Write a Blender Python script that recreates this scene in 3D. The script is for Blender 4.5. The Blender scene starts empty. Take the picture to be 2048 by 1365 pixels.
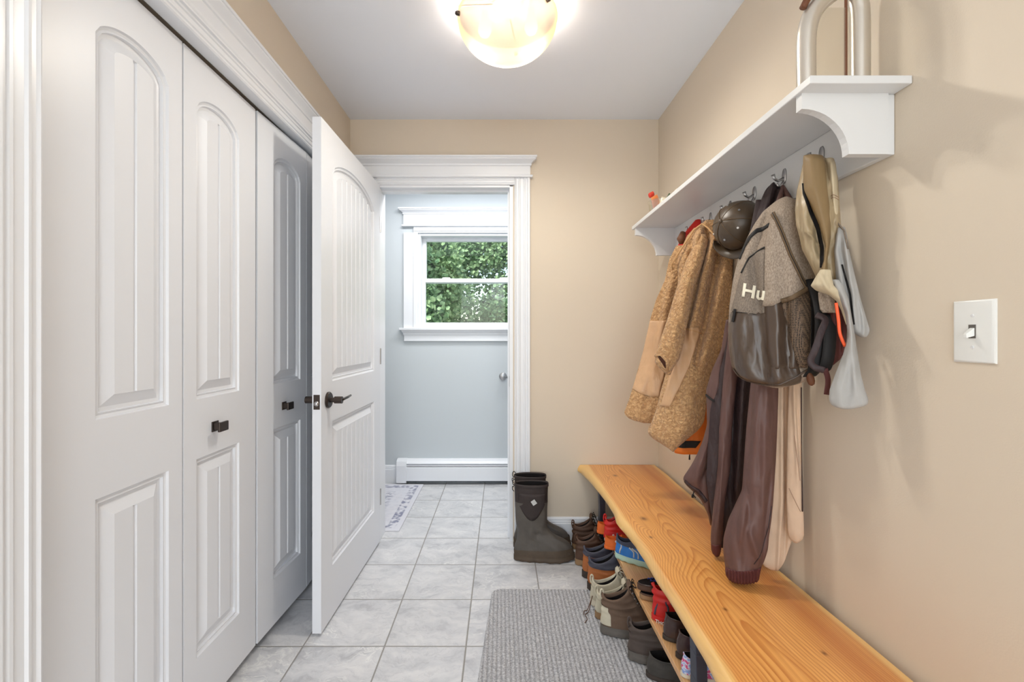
import bpy, math, random
from mathutils import Vector, noise
from mathutils.geometry import tessellate_polygon
import numpy as np
random.seed(7)
PI = math.pi
sc = bpy.context.scene
COL = sc.collection

# ------------------------------------------------------------------ camera
CAMH = 1.17
FPX = 910.0
VX, VY = 1003.0, 675.0
cd = bpy.data.cameras.new('camera'); cam = bpy.data.objects.new('camera', cd); COL.objects.link(cam)
cam.location = (0, 0, CAMH); cam.rotation_euler = (PI/2, 0, 0)
cd.sensor_width = 36; cd.lens = 36*FPX/2048
cd.shift_x = (1024-VX)/2048; cd.shift_y = (VY-682.5)/2048
cd.clip_start = 0.02
sc.camera = cam

# ------------------------------------------------------------------ light and exposure
sc.view_settings.view_transform = 'Standard'; sc.view_settings.look = 'None'
sc.view_settings.gamma = 1; sc.view_settings.use_curve_mapping = False
sc.view_settings.exposure = 0.28
w = bpy.data.worlds.new('sky'); sc.world = w; w.use_nodes = True
wn = w.node_tree.nodes; wl = w.node_tree.links
sky = wn.new('ShaderNodeTexSky'); sky.sky_type = 'NISHITA'; sky.sun_disc = False
sky.sun_elevation = math.radians(48); sky.sun_rotation = math.radians(150); sky.air_density = 1.2; sky.dust_density = 2
bg = wn['Background']; bg.inputs[1].default_value = 0.35
wl.new(sky.outputs[0], bg.inputs[0])
def lamp(name, kind, loc, rot, power, color, **kw):
    d = bpy.data.lights.new(name, kind); o = bpy.data.objects.new(name, d); COL.objects.link(o)
    o.location = loc; o.rotation_euler = rot; d.energy = power; d.color = color
    for k, v in kw.items(): setattr(d, k, v)
    return o
lamp('sun', 'SUN', (0, 0, 20), (math.radians(42), 0, math.radians(-25)), 5.0, (1, .96, .88), angle=.02)
# added fill lights without visible sources, brightening both rooms
lamp('rear_fill', 'AREA', (0.0, -1.75, 1.30), (math.radians(124), 0, 0), 27, (.84, .93, 1), shape='RECTANGLE', size=1.7, size_y=1.9)  # unseen area light behind the camera, tilted up to lift the ceiling
lamp('hall_fill', 'POINT', (-.05, -.75, 2.0), (0, 0, 0), 4, (.88, .94, 1), shadow_soft_size=.16)  # unseen point light added behind the camera, no fixture modelled
lamp('side_room_fill', 'AREA', (-.1, 3.05, 2.38), (0, 0, 0), 20, (1, .99, .98), shape='RECTANGLE', size=1.6, size_y=.35)  # unseen area light added to brighten the blue-grey room

# ------------------------------------------------------------------ materials
def lin(c):
    c = c/255.0
    return c/12.92 if c <= .04045 else ((c+.055)/1.055)**2.4
def rgb(r, g, b): return (lin(r), lin(g), lin(b), 1)
class NT:
    def __init__(s, m): s.m = m; s.t = m.node_tree; s.n = s.t.nodes; s.l = s.t.links
    def node(s, typ, ins=None, **kw):
        n = s.n.new(typ)
        for k, v in kw.items(): setattr(n, k, v)
        for k, v in (ins or {}).items():
            if isinstance(v, bpy.types.NodeSocket): s.l.new(v, n.inputs[k])
            else: n.inputs[k].default_value = v
        return n
    def math(s, op, a, b=0.0, c=None, clamp=False):
        ins = {0: a, 1: b}
        if c is not None: ins[2] = c
        return s.node('ShaderNodeMath', ins, operation=op, use_clamp=clamp).outputs[0]
    def mix(s, f, a, b, blend='MIX'):
        n = s.n.new('ShaderNodeMix'); n.data_type = 'RGBA'; n.blend_type = blend
        for i, v in ((0, f), (6, a), (7, b)):
            if isinstance(v, bpy.types.NodeSocket): s.l.new(v, n.inputs[i])
            else: n.inputs[i].default_value = v
        return n.outputs[2]
    def ramp(s, f, stops):
        n = s.n.new('ShaderNodeValToRGB'); s.l.new(f, n.inputs[0]); e = n.color_ramp.elements
        while len(e) < len(stops): e.new(.5)
        for el, (p, c) in zip(e, stops): el.position = p; el.color = c
        return n.outputs[0]
    def obj(s): return s.node('ShaderNodeTexCoord').outputs['Object']
    def noise(s, vec, scale, detail=3, rough=.5, out=0):
        return s.node('ShaderNodeTexNoise', {'Vector': vec, 'Scale': scale, 'Detail': detail, 'Roughness': rough}).outputs[out]
    def mapping(s, vec, sc_=(1, 1, 1), loc=(0, 0, 0), rot=(0, 0, 0)):
        return s.node('ShaderNodeMapping', {'Vector': vec, 'Scale': sc_, 'Location': loc, 'Rotation': rot}).outputs[0]
    def bump(s, h, strength, dist=.002):
        n = s.node('ShaderNodeBump', {'Height': h, 'Strength': strength, 'Distance': dist}); return n.outputs[0]
def base(name, col, rough=.5, metal=0, spec=.5, **kw):
    m = bpy.data.materials.new(name); m.use_nodes = True
    b = m.node_tree.nodes['Principled BSDF']
    b.inputs['Base Color'].default_value = col; b.inputs['Roughness'].default_value = rough
    b.inputs['Metallic'].default_value = metal; b.inputs['Specular IOR Level'].default_value = spec
    for k, v in kw.items(): b.inputs[k].default_value = v
    return m, NT(m), b
def simple(name, col, rough=.5, metal=0, spec=.5, var=.06, vscale=30, bumps=None, **kw):
    m, n, b = base(name, col, rough, metal, spec, **kw)
    o = n.obj()
    f = n.noise(o, vscale, 4)
    c1 = tuple(max(0, x*(1-var*2)) for x in col[:3])+(1,); c2 = tuple(min(1, x*(1+var*2)) for x in col[:3])+(1,)
    n.l.new(n.mix(f, c1, c2), b.inputs['Base Color'])
    if bumps: n.l.new(n.bump(n.noise(o, bumps[0], 3), bumps[1], bumps[2]), b.inputs['Normal'])
    return m
M = {}
def wall_mat(name, c):
    m, n, b = base(name, c, .55, 0, .35); o = n.obj()
    n.l.new(n.bump(n.noise(o, 260, 2), .25, .0008), b.inputs['Normal'])
    n.l.new(n.mix(n.noise(o, 1.3, 2), tuple(x*.985 for x in c[:3])+(1,), c), b.inputs['Base Color'])
    return m
M['tan'] = wall_mat('tan_paint', rgb(219, 205, 186))
M['tan_deep'] = M['tan']
M['blue'] = wall_mat('blue_grey_paint', rgb(200, 206, 210))
M['ceil'] = wall_mat('ceiling_paint', rgb(238, 242, 250))
M['white'] = simple('white_trim_paint', rgb(232, 234, 238), .32, var=.004, vscale=2, bumps=(25, .03, .0004))
M['door'] = simple('white_door_paint', rgb(228, 230, 235), .36, var=.004, vscale=2, bumps=(90, .06, .0006))
M['shelf'] = simple('white_shelf_paint', rgb(222, 222, 222), .35, var=.006, vscale=4)
M['dark_gap'] = simple('closet_interior', rgb(120, 116, 110), .8)
M['bronze'] = simple('dark_bronze_metal', rgb(74, 66, 62), .32, .85, var=.1)
M['steel_dark'] = simple('black_steel', rgb(74, 78, 92), .38, .55, var=.08)
M['nickel'] = simple('brushed_nickel', rgb(190, 190, 192), .3, 1)
M['plastic_white'] = simple('white_plastic', rgb(232, 232, 228), .28, var=.004)

def make_tile():
    m, n, b = base('grey_marble_tile', rgb(200, 200, 202), .3)
    o = n.obj(); s = n.node('ShaderNodeSeparateXYZ', {0: o}); T = .3085
    ux = n.math('DIVIDE', n.math('ADD', s.outputs[0], .134), T); uy = n.math('DIVIDE', n.math('SUBTRACT', s.outputs[1], 2.03), T)
    fx = n.math('FRACT', ux); fy = n.math('FRACT', uy); ix = n.math('FLOOR', ux); iy = n.math('FLOOR', uy)
    def edge(f): return n.math('MINIMUM', f, n.math('SUBTRACT', 1.0, f))
    d = n.math('MINIMUM', edge(fx), edge(fy))
    g = n.math('LESS_THAN', d, .0085)
    cell = n.node('ShaderNodeCombineXYZ', {0: ix, 1: iy, 2: 3.0}).outputs[0]
    wn_ = n.node('ShaderNodeTexWhiteNoise', {'Vector': cell}, noise_dimensions='3D')
    off = n.node('ShaderNodeVectorMath', {0: wn_.outputs[1], 'Scale': 30.0}, operation='SCALE').outputs[0]
    p = n.node('ShaderNodeVectorMath', {0: o, 1: off}).outputs[0]
    warp = n.noise(p, 3.2, 4, .6, 1)
    p2 = n.node('ShaderNodeVectorMath', {0: p, 1: n.node('ShaderNodeVectorMath', {0: warp, 'Scale': .35}, operation='SCALE').outputs[0]}).outputs[0]
    p3 = n.mapping(p2, (1, 2.2, 1), rot=(0, 0, .5))
    f = n.noise(p3, 5.5, 8, .68)
    c = n.ramp(f, [(.3, rgb(176, 177, 182)), (.45, rgb(204, 205, 208)), (.56, rgb(216, 216, 218)), (.72, rgb(228, 228, 228))])
    v = n.noise(p3, 3.0, 5, .6)
    vein = n.math('ABSOLUTE', n.math('SUBTRACT', v, .5))
    vm = n.ramp(n.noise(p, 2.2, 2), [(.48, (0, 0, 0, 1)), (.6, (.8, .8, .8, 1))])
    c = n.mix(n.math('MULTIPLY', n.ramp(vein, [(0.0, (1, 1, 1, 1)), (.016, (0, 0, 0, 1))]), vm), c, rgb(240, 240, 238))
    v2 = n.math('ABSOLUTE', n.math('SUBTRACT', n.noise(n.mapping(p3, loc=(5, 2, 9)), 7.0, 5, .6), .48))
    c = n.mix(n.math('MULTIPLY', n.ramp(v2, [(0.0, (1, 1, 1, 1)), (.02, (0, 0, 0, 1))]), .22), c, rgb(150, 150, 156))
    tint = n.math('MULTIPLY', n.noise(p, 2.0, 2), .12)
    c = n.mix(tint, c, rgb(190, 178, 162))
    c = n.mix(g, c, rgb(150, 147, 143))
    n.l.new(c, b.inputs['Base Color'])
    n.l.new(n.bump(n.ramp(d, [(.006, (0, 0, 0, 1)), (.016, (1, 1, 1, 1))]), .6, .002), b.inputs['Normal'])
    n.l.new(n.math('ADD', n.math('MULTIPLY', g, .5), .33), b.inputs['Roughness'])
    return m
M['tile'] = make_tile()

def make_wood(name, light, mid, dark, sap, top=True):
    m, n, b = base(name, mid, .3, spec=.5); b.inputs['Coat Weight'].default_value = .25; b.inputs['Coat Roughness'].default_value = .2
    o = n.obj(); s = n.node('ShaderNodeSeparateXYZ', {0: o}); x, y = s.outputs[0], s.outputs[1]
    big = n.noise(n.mapping(o, (3.0, .8, 1), loc=(3.1, 1.7, 0)), 1.5, 2, .45)
    wob = n.noise(n.mapping(o, (12, 1.6, 12)), 2.0, 3)
    dx0 = n.math('ADD', n.math('SUBTRACT', x, .645), n.math('MULTIPLY', n.math('SUBTRACT', n.noise(n.mapping(o, (.01, 1.4, .01)), 1.0, 2), .5), .22))
    ad = n.math('SQRT', n.math('ADD', n.math('MULTIPLY', dx0, dx0), .0002))
    field = n.math('ADD', n.math('ADD', n.math('MULTIPLY', n.math('MULTIPLY', ad, ad), 34.0), n.math('MULTIPLY', ad, 3.5)), n.math('ADD', n.math('MULTIPLY', y, .85), n.math('MULTIPLY', big, 1.0)))
    if top:
        for kx, ky, r, a in ((.60, 2.34, .030, .9), (.572, 1.83, .028, 1.3), (.70, 2.12, .03, -.6)):
            dx = n.math('DIVIDE', n.math('SUBTRACT', x, kx), r); dy = n.math('DIVIDE', n.math('SUBTRACT', y, ky), r*2.4)
            q = n.math('ADD', n.math('MULTIPLY', dx, dx), n.math('MULTIPLY', dy, dy))
            field = n.math('ADD', field, n.math('MULTIPLY', n.math('EXPONENT', n.math('MULTIPLY', q, -1.0)), a))
    field = n.math('ADD', field, n.math('MULTIPLY', wob, .07))
    ring = n.math('FRACT', n.math('MULTIPLY', field, 10.5))
    line = n.ramp(ring, [(0.0, (0, 0, 0, 1)), (.45, (.10, .10, .10, 1)), (.84, (.8, .8, .8, 1)), (.93, (1, 1, 1, 1)), (1.0, (0, 0, 0, 1))])
    fine = n.noise(n.mapping(o, (160, 3, 60)), 1.0, 3)
    c = n.mix(n.noise(n.mapping(o, (5, .7, 5)), 1.6, 3), light, mid)
    c = n.mix(n.math('MULTIPLY', line, .58), c, dark)
    c = n.mix(n.math('MULTIPLY', n.ramp(fine, [(.35, (1, 1, 1, 1)), (.6, (0, 0, 0, 1))]), .28), c, dark)
    if top:
        e1 = n.math('ADD', .505, n.math('MULTIPLY', n.math('SUBTRACT', wob, .5), .03))
        sapf = n.math('MULTIPLY', n.math('SUBTRACT', e1, x), 70.0, clamp=True)
        sapr = n.math('MULTIPLY', n.math('SUBTRACT', x, n.math('ADD', .845, n.math('MULTIPLY', wob, .01))), 90.0, clamp=True)
        c = n.mix(n.math('MULTIPLY', n.math('MAXIMUM', sapf, sapr), .85), c, sap)
        hd = n.math('SUBTRACT', 1.0, n.math('MULTIPLY', n.math('ABSOLUTE', n.math('SUBTRACT', x, .80)), 16.0), clamp=True)
        c = n.mix(n.math('MULTIPLY', hd, .55), c, dark)
        for kx, ky, r in ((.572, 1.83, .012), (.545, 1.66, .006), (.745, 1.05, .005), (.60, 2.40, .010), (.60, 1.22, .005)):
            dx = n.math('DIVIDE', n.math('SUBTRACT', x, kx), r); dy = n.math('DIVIDE', n.math('SUBTRACT', y, ky), r*1.5)
            q = n.math('EXPONENT', n.math('MULTIPLY', n.math('ADD', n.math('MULTIPLY', dx, dx), n.math('MULTIPLY', dy, dy)), -1.0))
            c = n.mix(n.math('MULTIPLY', q, .85), c, rgb(110, 58, 26))
    n.l.new(c, b.inputs['Base Color'])
    n.l.new(n.bump(fine, .08, .0008), b.inputs['Normal'])
    return m
M['wood'] = make_wood('oiled_fir_wood', rgb(246, 186, 110), rgb(238, 166, 84), rgb(184, 92, 26), rgb(247, 203, 128))
M['wood_shelf'] = make_wood('light_pine_wood', rgb(232, 186, 134), rgb(222, 172, 118), rgb(200, 146, 92), rgb(240, 200, 140), top=False)

def make_mat_rug():
    m, n, b = base('ribbed_grey_carpet', rgb(128, 128, 130), .95, spec=.1)
    o = n.obj(); s = n.node('ShaderNodeSeparateXYZ', {0: o})
    rib = n.math('ABSOLUTE', n.math('SINE', n.math('MULTIPLY', s.outputs[0], PI/.0165)))
    seg = n.math('ABSOLUTE', n.math('SINE', n.math('MULTIPLY', s.outputs[1], PI/.02)))
    f = n.noise(o, 170, 4, .85); g = n.noise(o, 6, 2)
    c = n.ramp(f, [(.3, rgb(120, 120, 124)), (.5, rgb(196, 196, 199)), (.7, rgb(246, 246, 246))])
    c = n.mix(n.math('MULTIPLY', n.math('SUBTRACT', 1.0, rib), .4), c, rgb(120, 120, 125))
    c = n.mix(n.math('MULTIPLY', g, .2), c, rgb(160, 158, 156))
    n.l.new(c, b.inputs['Base Color'])
    h = n.math('ADD', n.math('ADD', rib, n.math('MULTIPLY', seg, .35)), n.math('MULTIPLY', f, .8))
    n.l.new(n.bump(h, .9, .004), b.inputs['Normal'])
    return m
M['mat'] = make_mat_rug()
def make_rug():
    m, n, b = base('faded_oriental_rug', rgb(206, 206, 214), .95, spec=.1)
    o = n.obj(); s = n.node('ShaderNodeSeparateXYZ', {0: o})
    ax = n.math('SUBTRACT', .37, n.math('ABSOLUTE', s.outputs[0])); ay = n.math('SUBTRACT', .43, n.math('ABSOLUTE', s.outputs[1]))
    d = n.math('MINIMUM', ax, ay)
    v = n.node('ShaderNodeTexVoronoi', {'Vector': o, 'Scale': 34.0}, feature='SMOOTH_F1').outputs[0]
    w_ = n.noise(o, 55, 5, .75)
    patt = n.ramp(n.math('ADD', n.math('MULTIPLY', v, .5), n.math('MULTIPLY', w_, .6)), [(.44, (1, 1, 1, 1)), (.56, (0, 0, 0, 1))])
    band = n.ramp(d, [(.0, (0, 0, 0, 1)), (.03, (0, 0, 0, 1)), (.035, (1, 1, 1, 1)), (.085, (1, 1, 1, 1)), (.09, (.1, .1, .1, 1)), (.16, (.1, .1, .1, 1)), (.2, (.8, .8, .8, 1))])
    wear = n.noise(o, 5, 3)
    f = n.math('MULTIPLY', n.math('MULTIPLY', patt, band), n.math('ADD', wear, .35), clamp=True)
    c = n.mix(wear, rgb(216, 218, 226), rgb(214, 210, 214))
    c = n.mix(f, c, rgb(132, 134, 156))
    n.l.new(c, b.inputs['Base Color']); n.l.new(n.bump(w_, .2, .002), b.inputs['Normal'])
    return m
M['rug'] = make_rug()
def make_bowl():
    m = bpy.data.materials.new('alabaster_glass'); m.use_nodes = True; n = NT(m); n.n.clear()
    out = n.n.new('ShaderNodeOutputMaterial'); o = n.obj()
    warp = n.noise(o, 4, 3, .6, 1)
    p = n.node('ShaderNodeVectorMath', {0: o, 1: n.node('ShaderNodeVectorMath', {0: warp, 'Scale': .25}, operation='SCALE').outputs[0]}).outputs[0]
    v = n.math('ABSOLUTE', n.math('SUBTRACT', n.noise(p, 4.5, 2), .5))
    vein = n.ramp(v, [(0, (1, 1, 1, 1)), (.012, (0, 0, 0, 1))])
    v2 = n.noise(p, 7, 3)
    c = n.mix(v2, (.0042, .0030, .0018, 1), (.0050, .0038, .0025, 1)); c = n.mix(n.math('MULTIPLY', vein, .35), c, (.003, .0016, .0008, 1))
    tr = n.node('ShaderNodeBsdfTranslucent', {0: c}); df = n.node('ShaderNodeBsdfDiffuse', {0: (.78, .62, .44, 1)}); gl = n.node('ShaderNodeBsdfGlossy', {0: (1, 1, 1, 1), 'Roughness': .15})
    tp = n.node('ShaderNodeBsdfTransparent', {0: (1, .93, .82, 1)})
    a = n.node('ShaderNodeAddShader', {0: tr.outputs[0], 1: df.outputs[0]}); a2 = n.node('ShaderNodeMixShader', {0: .17, 1: a.outputs[0], 2: tp.outputs[0]})
    b2 = n.node('ShaderNodeMixShader', {0: .03, 1: a2.outputs[0], 2: gl.outputs[0]})
    n.l.new(b2.outputs[0], out.inputs[0]); return m
M['bowl'] = make_bowl()
def glass(name, tint=(1, 1, 1, 1), gloss=.07, rough=.02):
    m = bpy.data.materials.new(name); m.use_nodes = True; n = NT(m); n.n.clear()
    out = n.n.new('ShaderNodeOutputMaterial')
    t = n.node('ShaderNodeBsdfTransparent', {0: tint}); g = n.node('ShaderNodeBsdfGlossy', {0: (1, 1, 1, 1), 'Roughness': rough})
    x = n.node('ShaderNodeMixShader', {0: gloss, 1: t.outputs[0], 2: g.outputs[0]}); n.l.new(x.outputs[0], out.inputs[0]); return m
M['glass'] = glass('window_glass', (.96, .98, .97, 1), .015, 0.0)
M['jar'] = glass('jar_glass', (.93, .92, .88, 1), .18)
def make_bulb():
    m = bpy.data.materials.new('lit_bulb'); m.use_nodes = True; n = NT(m); n.n.clear()
    out = n.n.new('ShaderNodeOutputMaterial'); e = n.node('ShaderNodeEmission', {0: (1, .84, .62, 1), 1: 6.0}); n.l.new(e.outputs[0], out.inputs[0]); return m
M['bulb'] = make_bulb()
def make_leaf():
    m, n, b = base('maple_leaf', rgb(120, 165, 90), .5)
    o = n.obj(); r = n.noise(o, 1.1, 3); r2 = n.noise(o, 14, 2)
    c = n.ramp(n.math('ADD', n.math('MULTIPLY', r, .5), n.math('MULTIPLY', r2, .5)), [(.34, rgb(84, 122, 92)), (.5, rgb(134, 168, 122)), (.66, rgb(192, 212, 164))])
    n.l.new(c, b.inputs['Base Color'])
    tr = n.node('ShaderNodeBsdfTranslucent', {0: c}); out = n.n['Material Output']
    x = n.node('ShaderNodeMixShader', {0: .35, 1: b.outputs[0], 2: tr.outputs[0]}); n.l.new(x.outputs[0], out.inputs[0]); return m
M['leaf'] = make_leaf()
M['bark'] = simple('grey_bark', rgb(84, 76, 66), .9, bumps=(30, .8, .02), var=.15)
M['grass'] = simple('lawn', rgb(90, 120, 62), .9, var=.2)

def fabric(name, col, rough=.8, weave=900, wst=.25, crink=(18, .35, .01), sheen=.0, spec=.3, var=.05, vscale=25, heather=None, coat=0):
    m, n, b = base(name, col, rough, 0, spec); o = n.obj()
    f = n.noise(o, vscale, 4)
    c = n.mix(f, tuple(x*(1-2*var) for x in col[:3])+(1,), tuple(min(1, x*(1+2*var)) for x in col[:3])+(1,))
    if heather:
        h = n.noise(n.mapping(o, (1, 1, .35)), 420, 3, .8)
        c = n.mix(n.math('MULTIPLY', n.ramp(h, [(.42, (0, 0, 0, 1)), (.6, (1, 1, 1, 1))]), heather[0]), c, heather[1])
    n.l.new(c, b.inputs['Base Color'])
    h1 = n.noise(o, weave, 2); h2 = n.noise(n.mapping(o, (1, 1, .45)), crink[0], 3, .5)
    b1 = n.node('ShaderNodeBump', {'Height': h2, 'Strength': crink[1], 'Distance': crink[2]})
    b2 = n.node('ShaderNodeBump', {'Height': h1, 'Strength': wst, 'Distance': .0006, 'Normal': b1.outputs[0]})
    n.l.new(b2.outputs[0], b.inputs['Normal'])
    b.inputs['Sheen Weight'].default_value = sheen
    if coat: b.inputs['Coat Weight'].default_value = coat; b.inputs['Coat Roughness'].default_value = .35
    return m
def make_sherpa():
    m, n, b = base('tan_sherpa_fleece', rgb(196, 150, 98), .95, spec=.1); o = n.obj()
    warp = n.noise(o, 60, 2, .5, 1)
    p = n.node('ShaderNodeVectorMath', {0: o, 1: n.node('ShaderNodeVectorMath', {0: warp, 'Scale': .02}, operation='SCALE').outputs[0]}).outputs[0]
    v = n.node('ShaderNodeTexVoronoi', {'Vector': p, 'Scale': 92.0, 'Smoothness': .7}, feature='SMOOTH_F1').outputs[0]
    w_ = n.math('ABSOLUTE', n.math('SUBTRACT', n.noise(p, 62, 1, .5), .5))
    crev = n.ramp(w_, [(0.0, (0, 0, 0, 1)), (.045, (.7, .7, .7, 1)), (.10, (1, 1, 1, 1))])
    blob = n.math('MULTIPLY', n.math('SUBTRACT', 1.0, n.math('MULTIPLY', v, 1.3)), n.math('ADD', .35, n.math('MULTIPLY', crev, .65)))
    fz = n.noise(o, 500, 3, .7); big = n.noise(o, 7, 2)
    c = n.mix(n.math('ADD', n.math('MULTIPLY', blob, .8), n.math('MULTIPLY', crev, .35), clamp=True), rgb(146, 98, 56), rgb(222, 178, 128))  # occlusion shade between the fleece clumps is put into the colour
    c = n.mix(n.math('MULTIPLY', fz, .3), c, rgb(230, 196, 154)); c = n.mix(n.math('MULTIPLY', big, .2), c, rgb(198, 148, 96))
    n.l.new(c, b.inputs['Base Color'])
    n.l.new(n.bump(n.math('ADD', blob, n.math('MULTIPLY', fz, .25)), 1.0, .0052), b.inputs['Normal']); b.inputs['Sheen Weight'].default_value = .25
    return m
M['sherpa'] = make_sherpa()
M['nylon_tan'] = fabric('tan_nylon', rgb(208, 166, 126), .45, crink=(26, .7, .012), spec=.5)
M['piping_tan'] = fabric('tan_piping', rgb(200, 156, 108), .7)
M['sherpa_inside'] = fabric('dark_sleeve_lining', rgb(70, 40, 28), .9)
M['heather'] = fabric('heather_taupe_canvas', rgb(140, 124, 110), .9, weave=700, wst=.4, crink=(16, .4, .012), heather=(.65, rgb(192, 176, 158)))
M['heather_dark'] = fabric('heather_grey_canvas', rgb(118, 106, 96), .9, crink=(14, .3, .01), heather=(.6, rgb(162, 148, 132)))
M['bag_brown'] = fabric('dark_brown_bag_nylon', rgb(74, 58, 46), .36, crink=(13, .9, .022), spec=.6, coat=.2)
M['bag_zip'] = fabric('olive_zip_tape', rgb(104, 84, 62), .6)
M['black'] = fabric('black_webbing', rgb(32, 30, 30), .6)
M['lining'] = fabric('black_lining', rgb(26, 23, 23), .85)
M['rain'] = fabric('plum_brown_rain_fabric', rgb(98, 70, 64), .5, crink=(10, .8, .026), spec=.4)
M['rain_dark'] = fabric('dark_plum_rain_fabric', rgb(52, 36, 37), .6, crink=(20, .9, .02), spec=.5)
M['rain_cuff'] = fabric('maroon_elastic_cuff', rgb(90, 48, 46), .6)
M['beige'] = fabric('light_beige_cotton', rgb(214, 186, 160), .75, crink=(14, .6, .014))
M['beige_dk'] = fabric('taupe_cotton', rgb(176, 146, 126), .8, crink=(14, .5, .014))
M['khaki'] = fabric('khaki_shell_fabric', rgb(170, 150, 118), .38, crink=(16, .9, .02), spec=.6)
M['olive'] = fabric('olive_collar_fabric', rgb(140, 116, 82), .5, crink=(10, .4, .01))
M['cream'] = fabric('cream_shell_fabric', rgb(206, 190, 160), .55, crink=(14, .7, .016))
M['greyshell'] = fabric('pale_grey_shell_fabric', rgb(172, 170, 167), .6, crink=(12, .7, .018))
M['orange'] = fabric('orange_nylon', rgb(236, 130, 50), .5, crink=(12, .5, .014))
M['orange_neon'] = simple('neon_orange_tube', rgb(250, 96, 50), .4)
M['red'] = fabric('red_nylon', rgb(216, 52, 44), .5)
M['cap'] = fabric('olive_brown_cap_leather', rgb(72, 56, 38), .4, crink=(10, .35, .008), coat=.2, spec=.6)
M['print'] = simple('cream_print', rgb(240, 232, 210), .6)
def make_mesh_net():
    m, n, b = base('net_pocket', rgb(120, 98, 76), .7); o = n.obj()
    v = n.node('ShaderNodeTexVoronoi', {'Vector': n.mapping(o, (1, 1, .75)), 'Scale': 300.0, 'Randomness': .2}).outputs[0]
    c = n.ramp(v, [(.34, rgb(26, 20, 17)), (.5, rgb(112, 90, 70))]); n.l.new(c, b.inputs['Base Color'])
    n.l.new(n.bump(v, .6, .001), b.inputs['Normal']); return m
M['net'] = make_mesh_net()
# footwear
def leather(name, col, rough=.55, **kw): return simple(name, col, rough, bumps=(45, .5, .003), var=.14, vscale=22, **kw)
M['muck_rubber'] = leather('dusty_grey_rubber', rgb(84, 78, 72), .6)
M['muck_neo'] = leather('black_brown_neoprene', rgb(48, 38, 36), .7)
M['muck_toe'] = leather('muddy_brown_rubber', rgb(78, 64, 50), .65)
M['sole_dark'] = simple('dark_rubber_sole', rgb(62, 52, 46), .75, var=.12, bumps=(60, .6, .004))
M['sole_grey'] = simple('grey_rubber_sole', rgb(100, 94, 88), .75, var=.1, bumps=(60, .5, .003))
M['sole_tan'] = simple('tan_rubber_sole', rgb(150, 118, 84), .7, var=.12)
M['sole_cream'] = simple('cream_sole', rgb(216, 206, 186), .6)
M['sole_teal'] = simple('pale_teal_sole', rgb(176, 206, 190), .6)
M['shoe_darkbrown'] = leather('dark_brown_leather', rgb(84, 58, 42), .6)
M['shoe_cognac'] = leather('cognac_leather', rgb(176, 104, 54), .5)
M['collar_navy'] = leather('blue_grey_padded_collar', rgb(66, 66, 78), .6)
M['shoe_cream'] = leather('cream_suede', rgb(202, 194, 172), .85)
M['shoe_hike'] = leather('brown_nubuck', rgb(104, 82, 66), .75)
M['shoe_hike2'] = leather('smoky_brown_nubuck', rgb(82, 70, 64), .75)
M['shoe_blackl'] = leather('grey_black_leather', rgb(70, 66, 62), .4)
M['loafer'] = leather('glossy_dark_brown_leather', rgb(66, 46, 42), .25, **{'Coat Weight': .4})
M['shoe_blue'] = simple('bright_blue_mesh', rgb(44, 118, 196), .6, var=.12, bumps=(300, .5, .001))
M['shoe_grey'] = simple('light_grey_overlay', rgb(196, 196, 194), .5)
M['shoe_navy'] = simple('navy_mesh', rgb(66, 70, 88), .7)
M['shoe_red'] = simple('red_shoe_fabric', rgb(206, 34, 30), .5, var=.1)
M['orange_foam'] = simple('orange_foam', rgb(222, 104, 34), .5)
M['logo_blue'] = simple('blue_print', rgb(40, 96, 226), .5)
M['lace_cream'] = simple('cream_lace', rgb(208, 200, 180), .8)
M['lace_black'] = simple('black_lace', rgb(30, 27, 26), .7)
M['lace_brown'] = simple('brown_lace', rgb(96, 66, 46), .7)
M['lace_white'] = simple('white_print', rgb(235, 232, 228), .6)
M['maroon'] = fabric('maroon_fabric', rgb(92, 26, 30), .7)
def make_pattern():
    m, n, b = base('pink_blue_floral', rgb(150, 160, 210), .7); o = n.obj()
    v = n.noise(o, 70, 2); n.l.new(n.ramp(v, [(.42, rgb(140, 165, 220)), (.5, rgb(226, 226, 240)), (.56, rgb(206, 80, 130))]), b.inputs['Base Color']); return m
M['floral'] = make_pattern()
M['pewter'] = simple('pearl_pewter_glaze', rgb(214, 206, 194), .3, .7, var=.03, vscale=8, bumps=(18, .25, .006))
M['card'] = simple('cream_card', rgb(244, 234, 208), .7)
M['pack_red'] = simple('red_wrapper', rgb(206, 60, 44), .4)
M['pack_orange'] = simple('orange_wrapper', rgb(240, 140, 80), .4, var=.15)
M['pack_green'] = simple('green_pouch', rgb(92, 106, 78), .6, var=.2)
M['walnut'] = simple('walnut_wood', rgb(110, 66, 40), .6)

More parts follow.
